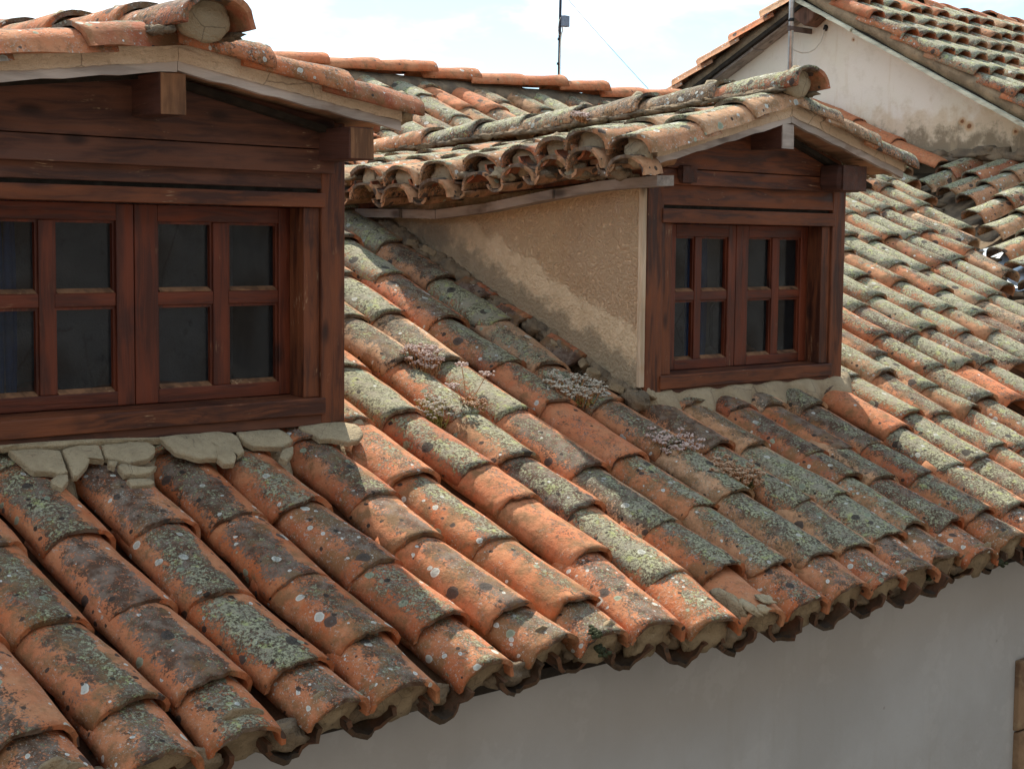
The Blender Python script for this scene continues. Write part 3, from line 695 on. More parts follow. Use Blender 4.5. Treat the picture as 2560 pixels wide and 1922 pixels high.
DA, zA = dormer('a', 'larger near dormer at the left with a dark wooden gable over wide eight pane window', -1.43, 0., -.72, 1.014, .91, .894, -1.53, .09,
    (.83, .754, .702), [((-1.20, -1.016), (-.967, -.772)), ((-.634, -.439), (-.384, -.197))], -.713, (.352, .392), .104, .600, 0., .651,
    None, (-.112, -.018, .797, .895, -.17, M_WEND, .004), (-.773, -.692, .893, M_WEND), 1.16)
DBm, zB = dormer('b', 'smaller far dormer with a sandy stucco side wall, right of the picture centre', 1.449, 2.736, 2.105, 1.032, .835, .842, 1.30, 2.913,
    (.835, .772, .690), [((1.712, 1.832), (1.873, 2.04)), ((2.172, 2.337), (2.386, 2.532))], 2.09, (.324, .360), .088, .578, -.012, .629,
    (1.60, 1.69, .78, .85, -.04, M_WDARK, .02), (2.52, 2.70, .775, .885, -.13, M_WDARK, .025), (2.05, 2.125, .928, M_WGREY), 1.10)
for o in list(DA.children)+list(DBm.children): pass

# curtains seen through the panes
B = MB()
for i in range(8): B.lump((-1.17+.02*i, .2+.01*(i % 2), .34), (.013, .012, .33), .1, i, None, 8, 6)
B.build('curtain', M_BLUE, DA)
B = MB()
for i in range(6): B.lump((1.93+.024*i, .2+.012*(i % 2), .33), (.016, .012, .33), .1, i, None, 8, 6)
B.build('curtain', M_BLUE, DBm)
B = MB(); B.tube([(2.03, .155, .13), (2.03, .155, .27), (2.045, .155, .30), (2.07, .155, .30)], .007, 8); B.build('window_latch', M_BLACK, DBm)

# dormer side walls
SW = MB(); ny, nz = 60, 26; V = []; F = []
for i in range(ny+1):
    y = .0225+i*(1.95-.0225)/ny
    z0, z1 = y*.445-.22, .86
    for k in range(nz+1):
        z = z0+(z1-z0)*k/nz; V.append((1.437+.005*mnoise.noise(Vector((0, y*3, z*3)))-(.010 if z < y*.445+.17+.04*mnoise.noise(Vector((2, y*5, z*2))) else 0), y, z))
for i in range(ny):
    for k in range(nz): a = i*(nz+1)+k; F.append((a, a+1, a+nz+2, a+nz+1))
SW.add(V, F, True); SW.box(1.47, 1.53, .11, 1.95, -.2, .84)
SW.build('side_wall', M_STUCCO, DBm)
B = MB(); B.box(1.424, 1.4485, .0, .022, .0, .757, .002); B.build('wood_trim', M_WTRIM, DBm, .003)
B = MB(); B.box(1.427, 1.447, .0, .025, .76, .80, .003); B.build('wood_trim', M_WX, DBm, .003)
B = MB(); B.prism([(.05, -.1), (1.9, .65), (1.9, .9), (.05, .9)], -.06, -.001, 'X'); B.build('side_wall', M_STUCCO, DA)
B = MB(); B.prism([(.05, -.1), (1.9, .65), (1.9, .9), (.05, .9)], -1.43, -1.37, 'X'); B.build('side_wall', M_STUCCO, DA)
B = MB(); B.prism([(.05, -.1), (1.9, .65), (1.9, .9), (.05, .9)], 2.68, 2.735, 'X'); B.build('side_wall', M_STUCCO, DBm)

# ---- dormer roofs
def droof(T, xc, ys, eaveL, eaveR, zeL, zeR, zr, verge, caps, ymax, sty):
    zsl, zap, lx, rx = verge
    """ys: column positions along Y; eave x and crown height functions"""
    B, P = MB(), MB(); plugs = []
    for side, (xe, ze) in enumerate(((eaveL, zeL), (eaveR, zeR))):
        for ki, y in enumerate(ys):
            e = np.array((xe+random.uniform(-.03, .02), y+random.uniform(-.012, .012), ze(y)+random.uniform(-.008, .008))); t_ = np.array((xc, y, zr(y)))
            vg = ki == 0
            if vg: e[2] = zsl(xe)+.058+.078; t_[2] = zap+.085+.078
            d = t_-e; Ls = np.linalg.norm(d); d = d/Ls; Yv = np.array((0, 1., 0)); N = np.cross(d, Yv); N *= (1 if N[2] > 0 else -1)
            n = 3 if Ls > .8 else 2; st = (Ls-.02)/n
            for k in range(n):
                o = e+d*st*k; 
                if o[2] < o[1]*.4452-.10: continue
                X = np.cross(d, N); ta, tb = sty(k, ki)
                first = ki == 0
                L = min(st+.1, Ls-st*k+.01)
                dd = d+Yv*random.uniform(-.03, .03)*(0 if first else 1); dd /= np.linalg.norm(dd)
                tile(B, o-N*((.086+.004*random.random()) if not vg else .078), dd, X, N, L, .112, .100, .084 if not vg else .076, .014, ta=ta, tb=tb, nu=13, nv=9, jag=.006, drop=.022, broken=.015 if random.random() < .15 else 0)
            if 0 < ki and ki+1 < len(ys):
                ym = (y+ys[ki+1])/2; e2 = np.array((xe, ym, (ze(y)+ze(ys[ki+1]))/2)); t2 = np.array((xc, ym, zr(ym))); d2 = t2-e2; L2 = np.linalg.norm(d2); d2 /= L2
                X2 = np.cross(d2, N)
                for k in range(n):
                    o = e2+d2*(st*k)
                    if o[2] < o[1]*.4452-.10: continue
                    tile(P, o-N*.070, d2, X2, N, min(.42, L2-st*k), .086, .088, .052, .012, pan=True, ta=(random.random(), .2, .5, .2), tb=(.4, .5), nu=9, nv=6, jag=.005, drop=.035)
            # mouth of the eave tile: mortar plug, and an inverted starter course below
            sgn = -1 if side == 0 else 1
            if e[2] > e[1]*.4452-.03:
                ax = (Vector((0, 1, 0)), Vector((1, 0, 0)), Vector((0, 0, 1)))
                o = e - np.array((0, 0, .075))
                Mo = MB(); Mo.lump(o+np.array((-sgn*(.045+.03*random.random()), random.uniform(-.02, .02), .018)), (.06+.02*random.random(), .022, .038+.02*random.random()), .4, ki*3+side, ax, 14, 9); plugs.append(Mo)
                dS = np.array((-sgn, 0, .12)); dS /= np.linalg.norm(dS); XS = np.cross(dS, (0, 0, 1.)); NS = np.cross(XS, dS)
                if side == 0 and T == DBm: tile(P, e-np.array((0, 0, .155)), dS, XS, NS, .34 if ki else .10, .098, .088, .078, .012, ta=(random.random(), .15, .75, .1), tb=(.88, .6), nu=13, nv=6, jag=.003, drop=.0)
                if ki+1 < len(ys) and side == 0 and T == DBm:
                    o2 = np.array((xe, (y+ys[ki+1])/2, (ze(y)+ze(ys[ki+1]))/2-.145))
                    tile(P, o2, dS, XS, NS, .34, .05, .05, .035, .012, pan=True, ta=(random.random(), .15, .75, .1), tb=(.88, .6), nu=9, nv=5, jag=.003, drop=.0)
    r_ = B.build('roof', M_TILE, T)
    P.build('lower_tiles', M_TILE, r_)
    for Mo in plugs: Mo.build('mortar_plug', M_MORTAR, r_)
    if T == DBm:
        for ki in range(len(ys)-1):
            y = (ys[ki]+ys[ki+1])/2; z = (ze(ys[ki])+ze(ys[ki+1]))/2
            if z < y*.4452: continue
            Mo = MB(); Mo.lump((eaveL+.05+.02*random.random(), y+random.uniform(-.015, .015), z-.115), (.04, .055, .026), .6, ki*7, None, 14, 9); Mo.build('mortar_plug', M_PLUG if ki % 2 else M_MORTAR_D, r_)
    # mortar bed between the bargeboard and the verge tiles
    Vm, V, F = MB(), [], []; n = 140
    for i in range(n+1):
        x = lx+(rx-lx)*i/n; zb_ = zsl(x)+.05; f = 1-abs(x-xc)/(xc-lx if x < xc else rx-xc); zt_ = zsl(x)+.068+.03*f
        w = .012*mnoise.noise(Vector((x*8, 2, 1)))+.006*mnoise.noise(Vector((x*30, 2, 1)))
        V += [(x, -.172+w*.6, zb_), (x, -.178+w, (zb_+zt_)/2), (x, -.17+w, zt_+.012), (x, -.06, zt_+.03), (x, -.06, zb_)]
    for i in range(n):
        for k in range(5): F.append((5*i+k, 5*i+(k+1) % 5, 5*i+5+(k+1) % 5, 5*i+5+k))
    F += [(4, 3, 2, 1, 0), (5*n, 5*n+1, 5*n+2, 5*n+3, 5*n+4)]
    Vm.add(V, F, True); Vm.build('verge_mortar', M_PLASTER, r_)
    # ridge
    for i, (ya, yb2) in enumerate(zip(caps, caps[1:])):
        Cb, Cm = MB(), MB()
        za, zb = zr(ya)+.085, zr(yb2)+.085
        d = np.array((0, yb2-ya, zb-za)); Lc = np.linalg.norm(d); d /= Lc; X = np.cross(d, (0, 0, 1.)); N = np.cross(X, d)
        ta, tb = sty(2, i)
        tile(Cb, np.array((xc+.008*math.sin(i*2), ya, za-.09)), d, X, N, Lc+.07, .118, .104, .09, .016, ta=ta, tb=tb, nu=15, nv=9, jag=.006, drop=.02)
        cp = Cb.build('ridge_tile', M_TILE, r_)
        Cm.lump((xc, ya+.075, za-.065), (.088, .03, .06), .16, i, None, 16, 11); Cm.build('mortar_plug', M_MORTAR, r_)
    for sg in (-1, 1):
      Cm = MB(); yy = caps[0]+.1
      while yy < caps[-1]:
        Cm.lump((xc+sg*(.102+.008*random.random()), yy, zr(yy)-.018+.008*random.random()), (.016, .03+.03*random.random(), .012), .6, random.random()*50, None, 9, 7)
        yy += random.uniform(.03, .05)
      Cm.build('ridge_mortar', M_MORTAR_D, r_)
    # deck
    D = MB()
    for (xe, ze) in ((eaveL, zeL), (eaveR, zeR)):
        y0, y1 = -.14, ymax; sg = 1 if xe < xc else -1
        y0 = -.05; xe2 = xe+sg*.14; V = [(xe2, y0, ze(y0)-.115), (xc, y0, zr(y0)-.11), (xc, y1, zr(y1)-.11), (xe2, y1, ze(y1)-.115)]
        slab(D, V, .02)
    D.build('roof_deck', M_DECK, r_)
    return r_
def interp(xs, ys_):
    return lambda v: float(np.interp(v, xs, ys_))
def styB(k, i):
    r = random.random
    return (r(), .40+.35*r(), .55+.35*r(), .5+.5*r()), (random.choice((.3, .5, .54, .82, .9, .97))+.03*r(), r())
def styA(k, i):
    r = random.random
    return (r(), .22+.28*r(), .42+.35*r(), .3+.5*r()), (random.choice((.04, .15, .62, .35))+.05*r(), .7)
ysB = [-.115, .02+.07, .23+.05, .456+.02, .69, .92, 1.17, 1.43, 1.69, 1.94, 2.19, 2.43]
zeB = interp([-.25, -.03, .23, .456, .69, .92, 1.17, 1.45, 2.5], [.985, .984, .966, .938, .905, .882, .865, .873, .88])
zrB = interp([-.23, -.01, .32, .86, 1.16, 1.5, 1.96, 2.6], [1.17, 1.15, 1.13, 1.085, 1.06, 1.05, 1.02, 1.0])
droof(DBm, 2.103, ysB, 1.20, 3.0, zeB, interp([-1, 3], [.93, .93]), zrB, (zB, 1.032, 1.30, 2.913), [-.27, .14, .55, .93, 1.27, 1.58, 1.95, 2.3], 2.1, styB)
ysA = [-.115, .14, .39, .64, .89, 1.14, 1.39, 1.64, 1.89, 2.14]
droof(DA, -.717, ysA, -1.62, .19, interp([-1, 3], [1.04, 1.07]), interp([-1, 3], [.978, 1.01]), interp([-.3, 1, 3], [1.125, 1.165, 1.165]), (zA, 1.014, -1.53, .09), [-.38, 0.0, .36, .72, 1.08, 1.44, 1.8, 2.16], 2.2, styA)

# slats and boards at the head of the stucco wall under the far dormer's eave
B = MB(); y = -.12; k = 0
while y < 1.75:
    L = random.uniform(.22, .42); za = zeB(y)-.155-.03; zb = zeB(y+L)-.155-.03
    V = []
    xo = 1.375+random.uniform(-.015, .01)
    for (yy, z) in ((y, za), (y+L-.008, zb)):
        V += [(xo, yy, z), (1.46, yy, z+.004), (1.46, yy, z-.035), (xo, yy, z-.035-.004*random.random())]
    B.add(V, [(0, 1, 2, 3), (7, 6, 5, 4), (0, 4, 5, 1), (1, 5, 6, 2), (2, 6, 7, 3), (3, 7, 4, 0)]); y += L
B.build('eave_slats', M_WSLAT, DBm)
B = MB(); B.prism([(-.03, .90), (1.8, .74), (1.8, .68), (-.03, .80)], 1.395, 1.445, 'X'); B.build('wall_plate', M_WX, DBm, .004)
B = MB()
for i in range(9): B.lump((1.41, .02+.035*i, .80+.006*math.sin(i*2)), (.03, .035, .012), .4, i, None, 8, 6)
B.build('loose_mortar', M_MORTAR, DBm)

# ---- mortar and broken pieces along the foot of the far dormer's side wall
B = MB(); r = random.random
for i in range(46):
    s = .02+i*.036
    x = 1.43-.02*r(); B.lump(rp(x, s, -.055+.015*r()), (.028+.012*r(), .035+.02*r(), .022+.014*r()), .45, i, (Vector(UX), Vector(US), Vector(UN)), 10, 7)
B.lump(rp(1.41, -.02, -.04), (.04, .06, .035), .4, 3, (Vector(UX), Vector(US), Vector(UN)), 14, 9)
B.build('wall_foot_mortar', M_MORTAR_D, DBm)
def shard(B, x, s, n, sx, ss_, t_, rz, tilt):
    ax = (np.cos(rz)*UX+np.sin(rz)*US); ay = (-np.sin(rz)*UX+np.cos(rz)*US); az = UN
    ax2 = ax*math.cos(tilt)+az*math.sin(tilt); az2 = -ax*math.sin(tilt)+az*math.cos(tilt)
    n_ = 7; pts = []
    for i in range(n_):
        a = 2*math.pi*i/n_+random.uniform(-.3, .3); q = random.uniform(.75, 1.1); pts.append((math.cos(a)*sx*q, math.sin(a)*ss_*q))
    o = rp(x, s, n); V = [o+ax2*p[0]+ay*p[1]+az2*t_/2 for p in pts]+[o+ax2*p[0]*1.04+ay*p[1]*1.04-az2*t_/2 for p in pts]
    B.add(V, [tuple(range(n_)), tuple(reversed(range(n_, 2*n_)))]+[(i, i+n_, (i+1) % n_+n_, (i+1) % n_) for i in range(n_)])
for (x, s, sx, ss_) in ((1.372, .20, .030, .035), (1.385, .27, .025, .03), (1.395, .45, .03, .04), (1.39, .08, .04, .035), (1.41, 1.30, .03, .05), (1.40, 1.42, .035, .03), (1.41, 1.2, .02, .035)):
    B = MB(); shard(B, x, s, -.04+random.uniform(-.012, .012), sx, ss_, .03, random.uniform(-1, 1), random.uniform(-.7, 0)); B.build('packing_stone', M_PLUG, DBm, .004)

PT = MB()
for (x, s, L, rot) in ((1.385, .86, .19, .05), (1.395, .30, .2, -.03), (1.395, .64, .16, .02)):
    U = US+UX*rot; U /= np.linalg.norm(U); N = UN*.75-UX*.66; N -= U*N.dot(U); N /= np.linalg.norm(N); X = np.cross(U, N)
    tile(PT, rp(x, s, -.07), U, X, N, L, .07, .065, .04, .014, ta=(r(), .1, .8, .1), tb=(.35, .9), nu=9, nv=6, jag=.01, drop=0, broken=.02)
PT.build('packing_tile', M_TILE, DBm)

# ---- mortar bed under the far dormer's sill
B = MB(); V = []; F = []; nx = 70; ns = 8
def bedz(x, f, base, depth, seed):
    return base
for i in range(nx+1):
    x = 1.44+i*(2.80-1.44)/nx
    ext = .075+.05*(.5+.5*math.cos((x-1.54)*2*math.pi/.235))+.02*mnoise.noise(Vector((x*9, 0, 2)))
    if x < 1.6: ext = .04+.12*max(0, (x-1.44)/.16)
    for k in range(ns+1):
        f = k/ns; s = .015-f*ext; n = -.012-.085*f**2.2*(1-.3*math.cos((x-1.54)*2*math.pi/.235))+.006*mnoise.noise(Vector((x*14, s*20, 1)))
        V.append(rp(x, s, n-(.03 if k == ns else 0)))
for i in range(nx):
    for k in range(ns): a = i*(ns+1)+k; F.append((a, a+ns+1, a+ns+2, a+1))
B.add(V, F, True); B.lump(rp(1.475, .0, -.025), (.025, .05, .02), .3, 2, (Vector(UX), Vector(US), Vector(UN)), 12, 8)
B.build('sill_mortar', M_MORTAR, DBm)

# ---- cracked mortar slabs under the near dormer's sill
SL = [
 [(-1.159,-.017),(-1.087,-.02),(-1.015,-.04),(-1.043,-.144),(-1.069,-.148),(-1.091,-.133),(-1.136,-.128)],
 [(-1.010,-.04),(-.956,-.023),(-.888,-.029),(-.911,-.105),(-.949,-.093),(-.973,-.123),(-1.03,-.174),(-1.040,-.172)],
 [(-.880,-.026),(-.786,-.024),(-.734,-.033),(-.722,-.058),(-.740,-.09),(-.777,-.115),(-.84,-.125),(-.876,-.104),(-.900,-.088)],
 [(-.891,-.143),(-.875,-.134),(-.828,-.163),(-.777,-.166),(-.813,-.192),(-.847,-.197),(-.892,-.185)],
 [(-.893,-.205),(-.878,-.202),(-.82,-.210),(-.815,-.224),(-.837,-.24),(-.895,-.236)],
 [(-.906,-.115),(-.881,-.125),(-.900,-.147),(-.912,-.130)],
 [(-1.107,-.171),(-1.082,-.154),(-1.047,-.152),(-1.058,-.18),(-1.092,-.212),(-1.112,-.192)],
 [(-.69,-.02),(-.62,-.012),(-.548,-.014),(-.49,-.008),(-.436,-.024),(-.428,-.048),(-.453,-.126),(-.487,-.142),(-.468,-.065),(-.506,-.052),(-.56,-.148),(-.625,-.145),(-.68,-.10)],
 [(-.537,-.060),(-.48,-.068),(-.500,-.154),(-.525,-.183),(-.561,-.182),(-.566,-.155)],
 [(-.420,-.023),(-.333,-.02),(-.262,-.022),(-.245,-.055),(-.251,-.09),(-.311,-.119),(-.405,-.104),(-.424,-.073)],
 [(-.332,-.146),(-.28,-.130),(-.303,-.167),(-.355,-.208),(-.362,-.180)],
 [(-.18,-.012),(-.074,-.008),(-.012,-.014),(.028,-.035),(.034,-.06),(.019,-.098),(-.015,-.123),(-.064,-.128),(-.107,-.100),(-.150,-.095),(-.155,-.063),(-.18,-.036)],
 [(-1.23,.0),(-1.062,-.010),(-.923,-.002),(-.787,-.007),(-.65,-.009),(-.66,-.026),(-.79,-.022),(-.935,-.020),(-1.022,-.026),(-1.2,-.013)],
]
for i, pl in enumerate(SL):
    B = MB(); P = []
    n = len(pl)
    for k in range(n):      # subdivide and roughen the outline
        a, b_ = pl[k], pl[(k+1) % n]; m = max(1, int(math.dist(a, b_)/.012))
        for j in range(m):
            f = j/m; q = (a[0]+(b_[0]-a[0])*f, a[1]+(b_[1]-a[1])*f)
            w = .0035*mnoise.noise(Vector((q[0]*60, q[1]*60, i))); P.append((q[0]+w, q[1]+w*.8))
    cx = sum(p[0] for p in P)/len(P); cy_ = sum(p[1] for p in P)/len(P); k = len(P)
    top = -.022+.004*math.sin(i*2.7); tl = random.uniform(-.03, .03)
    hgt = lambda p, e: top + tl*(p[0]-cx) + e + .25*min(0, p[1]+.02)*.2
    ring = lambda sc, e: [rp(cx+(p[0]-cx)*sc, cy_+(p[1]-cy_)*sc, hgt(p, e)+.0015*mnoise.noise(Vector((p[0]*30, p[1]*30, 4)))) for p in P]
    V = ring(.0, 0)[:1] + ring(.9, 0.) + ring(.985, -.0025) + ring(1., -.006) + ring(.99, -.019)
    F = [(0, 1+j, 1+(j+1) % k) for j in range(k)]
    for r_ in range(3):
        for j in range(k): a = 1+r_*k; F.append((a+j, a+k+j, a+k+(j+1) % k, a+(j+1) % k))
    F.append(tuple(reversed(range(1+3*k, 1+4*k))))
    B.add(V, F, [True]*(k*2)+[False]*(len(F)-2*k)); B.build('mortar_slab', M_SLAB, DA)
B = MB(); V = []; F = []; nx = 110; ns = 7
for i in range(nx+1):
    x = -1.75+i*(1.85)/nx
    c0 = min(abs(x-c) for c in (-1.60, -1.35, -1.12, -.88, -.635, -.405, -.145, .09))
    ext = .05+.15*min(1, (c0/.12))**1.5
    for k in range(ns+1):
        f = k/ns; s = .02-f*ext; n = -.045-.035*min(1, c0/.09)-.07*f**2.5+.008*mnoise.noise(Vector((x*20, s*25, 3)))
        V.append(rp(x, s, n-(.04 if k == ns else 0)))
for i in range(nx):
    for k in range(ns): a = i*(ns+1)+k; F.append((a, a+ns+1, a+ns+2, a+1))
B.add(V, F, True); B.build('sill_mortar', M_MORTAR, DA)

# ------------------------------------------------------------------ GABLE HOUSE with lean-to roof
GH = thing('gable_house', 'taller cream rendered gable house behind the roofs at top right', 'house')
XG = 7.75; YA, ZA_, SG = 3.85, 2.47, .53
B = MB()
y0, y1 = -3.5, 9.0
B.prism([(y0, -5), (y1, -5), (y1, ZA_-(y1-YA)*SG), (YA, ZA_), (y0, max(-2, ZA_-(YA-y0)*SG))], XG, XG+.3, 'X')
B.build('wall', M_CREAM, GH)
def gp(x, d, n=0., side=1):
    if side == -1: n = n-.07   # d = distance down the slope from the ridge; side 1 = towards -Y
    L = math.hypot(1, SG); return np.array((x, YA-side*d/L - side*n*SG/L, ZA_+.15-d*SG/L+n/L))
LG = math.hypot(1, SG)
GT, GP2 = MB(), MB()
for side in (1, -1):
    U = np.array((0, side/LG, SG/LG)); N = np.array((0, -side*SG/LG, 1/LG)); X = np.cross(U, N)
    ncol = 17 if side == 1 else 3
    for i in range(ncol):
        x = 7.60+.245*i if i else 7.615
        d = .42+.03*math.sin(i*2.)
        while d < (4.6 if side == 1 else 3.2):
            r = random.random; L = .46
            ta = (r(), .42+.4*r(), .4+.35*r(), .3+.5*r()); tb = (random.choice((.3, .52, .82, .9, .97, .2)), r())
            if r() < .25: ta = (r(), .1, .15, .1)
            tile(GT, gp(x+random.uniform(-.01, .01), d, .035, side)-N*.02, U, X, N, L, .108, .086, .086, .013, ta=ta, tb=tb, nu=9, nv=6, jag=.005, drop=.05)
            d += .35+random.uniform(-.03, .03)
        d = .40
        while d < (4.6 if side == 1 else 3.2):
            tile(GP2, gp(x+.122, d, .02, side), U, X, N, .42, .088, .092, .085, .013, pan=True, ta=(random.random(), .2, .5, .1), tb=(.3, .5), nu=7, nv=4, drop=.04); d += .37
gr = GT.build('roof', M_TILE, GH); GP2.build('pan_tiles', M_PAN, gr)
B = MB()
for i in range(11):
    x = 7.62+.40*i; d = np.array((1, 0, .0)); X = np.cross(d, (0, 0, 1.)); tile(B, np.array((x, YA, ZA_+.13+.012*math.sin(i*2.))), d, X, np.array((0, 0, 1.)), .46, .125, .105, .085, .014, ta=(random.random(), .3 if i < 3 else .1, .3, .4), tb=(random.choice((.3, .4, .2)), .4), nu=11, nv=6, drop=.025)
B.build('ridge_cap', M_TILE, gr)
B = MB()
for side, dm in ((1, 5.2), (-1, 3.4)):
    slab(B, [gp(7.56, 0, -.085, side), gp(11.9, 0, -.085, side), gp(11.9, dm, -.085, side), gp(7.56, dm, -.085, side)], .03)
B.build('roof_deck', M_DECK, gr)
# verge: mortar band, split boards
for side, dm in ((1, 4.6), (-1, 3.2)):
    B = MB(); V = []; F = []; n = 120
    for i in range(n+1):
        d = dm*i/n; w = .012*mnoise.noise(Vector((d*6, side, 0))); tkn = .10+.02*mnoise.noise(Vector((d*3, 4, side)))
        ox = .0 if side == 1 else .07
        for (xx, nn) in ((7.545+w+ox, .01), (7.53+w*1.3+ox, -.05), (7.56+w+ox, -tkn), (7.75, -tkn), (7.75, .01)): V.append(gp(xx, d, nn, side))
    for i in range(n):
        for k in range(5): F.append((5*i+k, 5*i+(k+1) % 5, 5*i+5+(k+1) % 5, 5*i+5+k))
    B.add(V, F, True); B.build('verge_mortar', M_MORTAR_B, GH)
    B = MB(); d = .05
    while d < dm:
        L = random.uniform(.5, 1.1); V = []
        xo = (7.505 if side == 1 else 7.61)+random.uniform(-.012, .015); nn = -.105+random.uniform(-.008, .004)
        for dd in np.linspace(d, min(d+L, dm)-.01, 9):
            j = random.uniform(-.006, .006)
            V += [gp(xo+j, dd, nn, side), gp(XG+.01, dd, nn, side), gp(XG+.01, dd, nn-.028, side), gp(xo+j*.6, dd, nn-.026+j*.6, side)]
        F = []
        for i in range(8):
            for k in range(4): F.append((4*i+k, 4*i+(k+1) % 4, 4*i+4+(k+1) % 4, 4*i+4+k))
        F += [(3, 2, 1, 0), (32, 33, 34, 35)]; B.add(V, F); d += L
    B.build('verge_board', M_WVERGE if side == 1 else M_WSLAT, GH) if 'M_WVERGE' in globals() else B.build('verge_board', M_WSLAT, GH)
B = MB(); B.prism([(3.69, 2.42), (3.93, 2.44), (3.89, 2.34), (3.79, 2.275), (3.70, 2.34)], 7.57, 7.74, 'X'); B.build('purlin_end', M_WPUR if 'M_WPUR' in globals() else M_WX2, GH, .012)
# lean-to roof tiles running down towards the valley
LT = MB()
def lz(x): return 1.27+.5*(x-7.75)
dl = np.array((1., -.34, .5)); dl /= np.linalg.norm(dl)
nl = np.array((-.5, 0, 1.)); nl /= np.linalg.norm(nl)
Xl = np.cross(dl, nl); Xl /= np.linalg.norm(Xl); Nl = np.cross(Xl, dl)
runs = [[(7.26, 2.50), (7.48, 2.44)], [(7.15, 2.22), (7.38, 2.16)], [(7.04, 2.0), (7.23, 1.95), (7.40, 1.87)], [(6.80, 1.80), (7.02, 1.71), (7.19, 1.61), (7.4, 1.53)], [(6.58, 1.54), (6.80, 1.44), (7.05, 1.36), (7.3, 1.27)],
        [(6.29, 1.31), (6.52, 1.23), (6.8, 1.13), (7.1, 1.03), (7.4, .95)], [(6.12, 1.08), (6.38, 1.0), (6.7, .9), (7., .8), (7.35, .7)], [(5.9, .85), (6.2, .75), (6.5, .65), (6.8, .55), (7.1, .45), (7.45, .35)], [(5.7, .6), (6, .5), (6.3, .4), (6.6, .3), (7, .2), (7.4, .1)],
        [(5.5, .35), (5.8, .25), (6.1, .15), (6.5, .05), (6.9, -.1), (7.3, -.2)], [(5.3, .1), (5.6, 0), (6, -.1), (6.4, -.2), (6.8, -.35), (7.2, -.45)]]
for run in runs:
    for k, (x, y) in enumerate(run):
        r = random.random; L = .34 if k+1 < len(run) else .42
        L = min(L, (XG+.03-x)/dl[0])
        ta = (r(), .68+.3*r(), .65+.3*r(), .4+.4*r()); tb = (random.choice((.4, .82, .9)), r())
        if L > .08: tile(LT, np.array((x, y, lz(x)))-Nl*.086, dl, Xl, Nl, L, .118, .096, .09, .015, ta=ta, tb=tb, nu=13, nv=7, jag=.006, drop=.05)
lt = LT.build('lean_to_roof', M_TILE, GH)
B = MB(); slab(B, [(6.95, 2.5, lz(6.95)-.17), (7.75, 3.0, lz(7.75)-.17), (7.75, -1.5, lz(7.75)-.17), (4.9, -1.5, lz(4.9)-.17), (5.1, -.1, lz(5.1)-.17)], .03)
for i in range(60):
    f = i/59; x = 5.6+f*1.9; y = .62+f*2.15
    B.lump((x+random.uniform(-.06, .1), y+random.uniform(-.1, .05), lz(x)-.11-.05*random.random()), (.04+.05*random.random(), .04+.03*random.random(), .03), .6, i, None, 8, 6)
B.build('valley_rubble', M_MORTAR_D, lt)
B = MB()
for i in range(14):
    y = 3.05-i*.13; B.lump((7.735, y+random.uniform(-.03, .03), 1.215+random.uniform(-.02, .02)), (.05, .13, .045), .6, i, None, 10, 7)
B.build('wall_foot_mortar', M_MORTAR_D, GH)
# smooth newer fillet of clay tiles where the long roof meets the gable wall
B = MB(); k = 0
for s in (2.78, 3.22, 3.62):
    tile(B, rp(7.64, s, -.01), US, UX*1., UN, .50, .12, .115, .075, .013, ta=(.3, 0., .0, .02), tb=(.63, 0.), nu=13, nv=9, jag=.004, drop=.02); k += 1
B.build('wall_fillet_tiles', M_TILE, house)

# plastic sheet in the open valley
PS = MB(); V = []; F = []
for i in range(11):
    for k in range(7):
        x = 5.92+.075*i-.03*k; y = .80+.055*i+.04*k; V.append((x, y, lz(x)-.13+.03*mnoise.noise(Vector((i*.6, k*.7, 3)))))
for i in range(10):
    for k in range(6): a = i*7+k; F.append((a, a+7, a+8, a+1))
PS.add(V, F, True); o = PS.build('plastic_sheet', M_SHEET); o['label'] = 'crumpled white and blue plastic sheet showing under the lifted valley tiles'; o['category'] = 'plastic sheet'
sm = o.modifiers.new('thick', 'SOLIDIFY'); sm.thickness = .004

# ------------------------------------------------------------------ masts and wire
T = thing('antenna_mast', 'galvanised steel mast strapped to the cream gable wall with a bracket', 'mast')
mx, my = 7.485, 3.86
B = MB(); B.tube([(mx, my, 1.2), (mx+.005, my, 4.4)], .021, 14); B.build('pole', M_STEEL, T)
B = MB(); B.tube([(mx, my, 2.31), (mx, my, 2.335)], .0245, 14); B.build('tape_band', M_BLACK, T)
B = MB(); B.box(mx-.03, XG+.0, my-.013, my+.013, 2.235, 2.275, .002); B.tube([(mx, my, 2.24), (mx, my, 2.272)], .028, 14); B.build('bracket', M_RUST, T, .002)
pts = []
for i in range(20):
    f = i/19; a = f*math.pi*.62; pts.append((XG-.02-(1-math.cos(a))*.0-.2*f**1.5, my-.14+.14*f, 2.25-.155*math.sin(f*2.4)-.01*f))
B = MB(); B.tube([(XG+.0, 3.71, 2.262), (XG-.02, 3.71, 2.262), (XG-.03, 3.715, 2.22), (XG-.035, 3.735, 2.16), (XG-.06, 3.77, 2.105), (XG-.11, 3.80, 2.075), (XG-.17, 3.82, 2.07), (XG-.24, 3.84, 2.085), (mx+.02, my, 2.10)], .0045, 8); B.build('cable', M_CABLE, T)
B = MB(); B.lump((XG-.01, 3.71, 2.27), (.02, .02, .025), .2, 1); B.build('cable_entry', M_BLACK, T)
T = thing('antenna_pole', 'thin dark antenna pole with a grey box rising above the roof ridge', 'pole')
B = MB(); B.tube([(4.77, 3.76, 1.5), (4.775, 3.76, 2.05), (4.80, 3.76, 3.4)], [.010, .0095, .010], 10); B.build('pole', M_DARKPOLE, T)
B = MB(); B.box(4.775, 4.835, 3.725, 3.765, 2.0, 2.075); B.build('junction_box', M_BOX, T, .005)
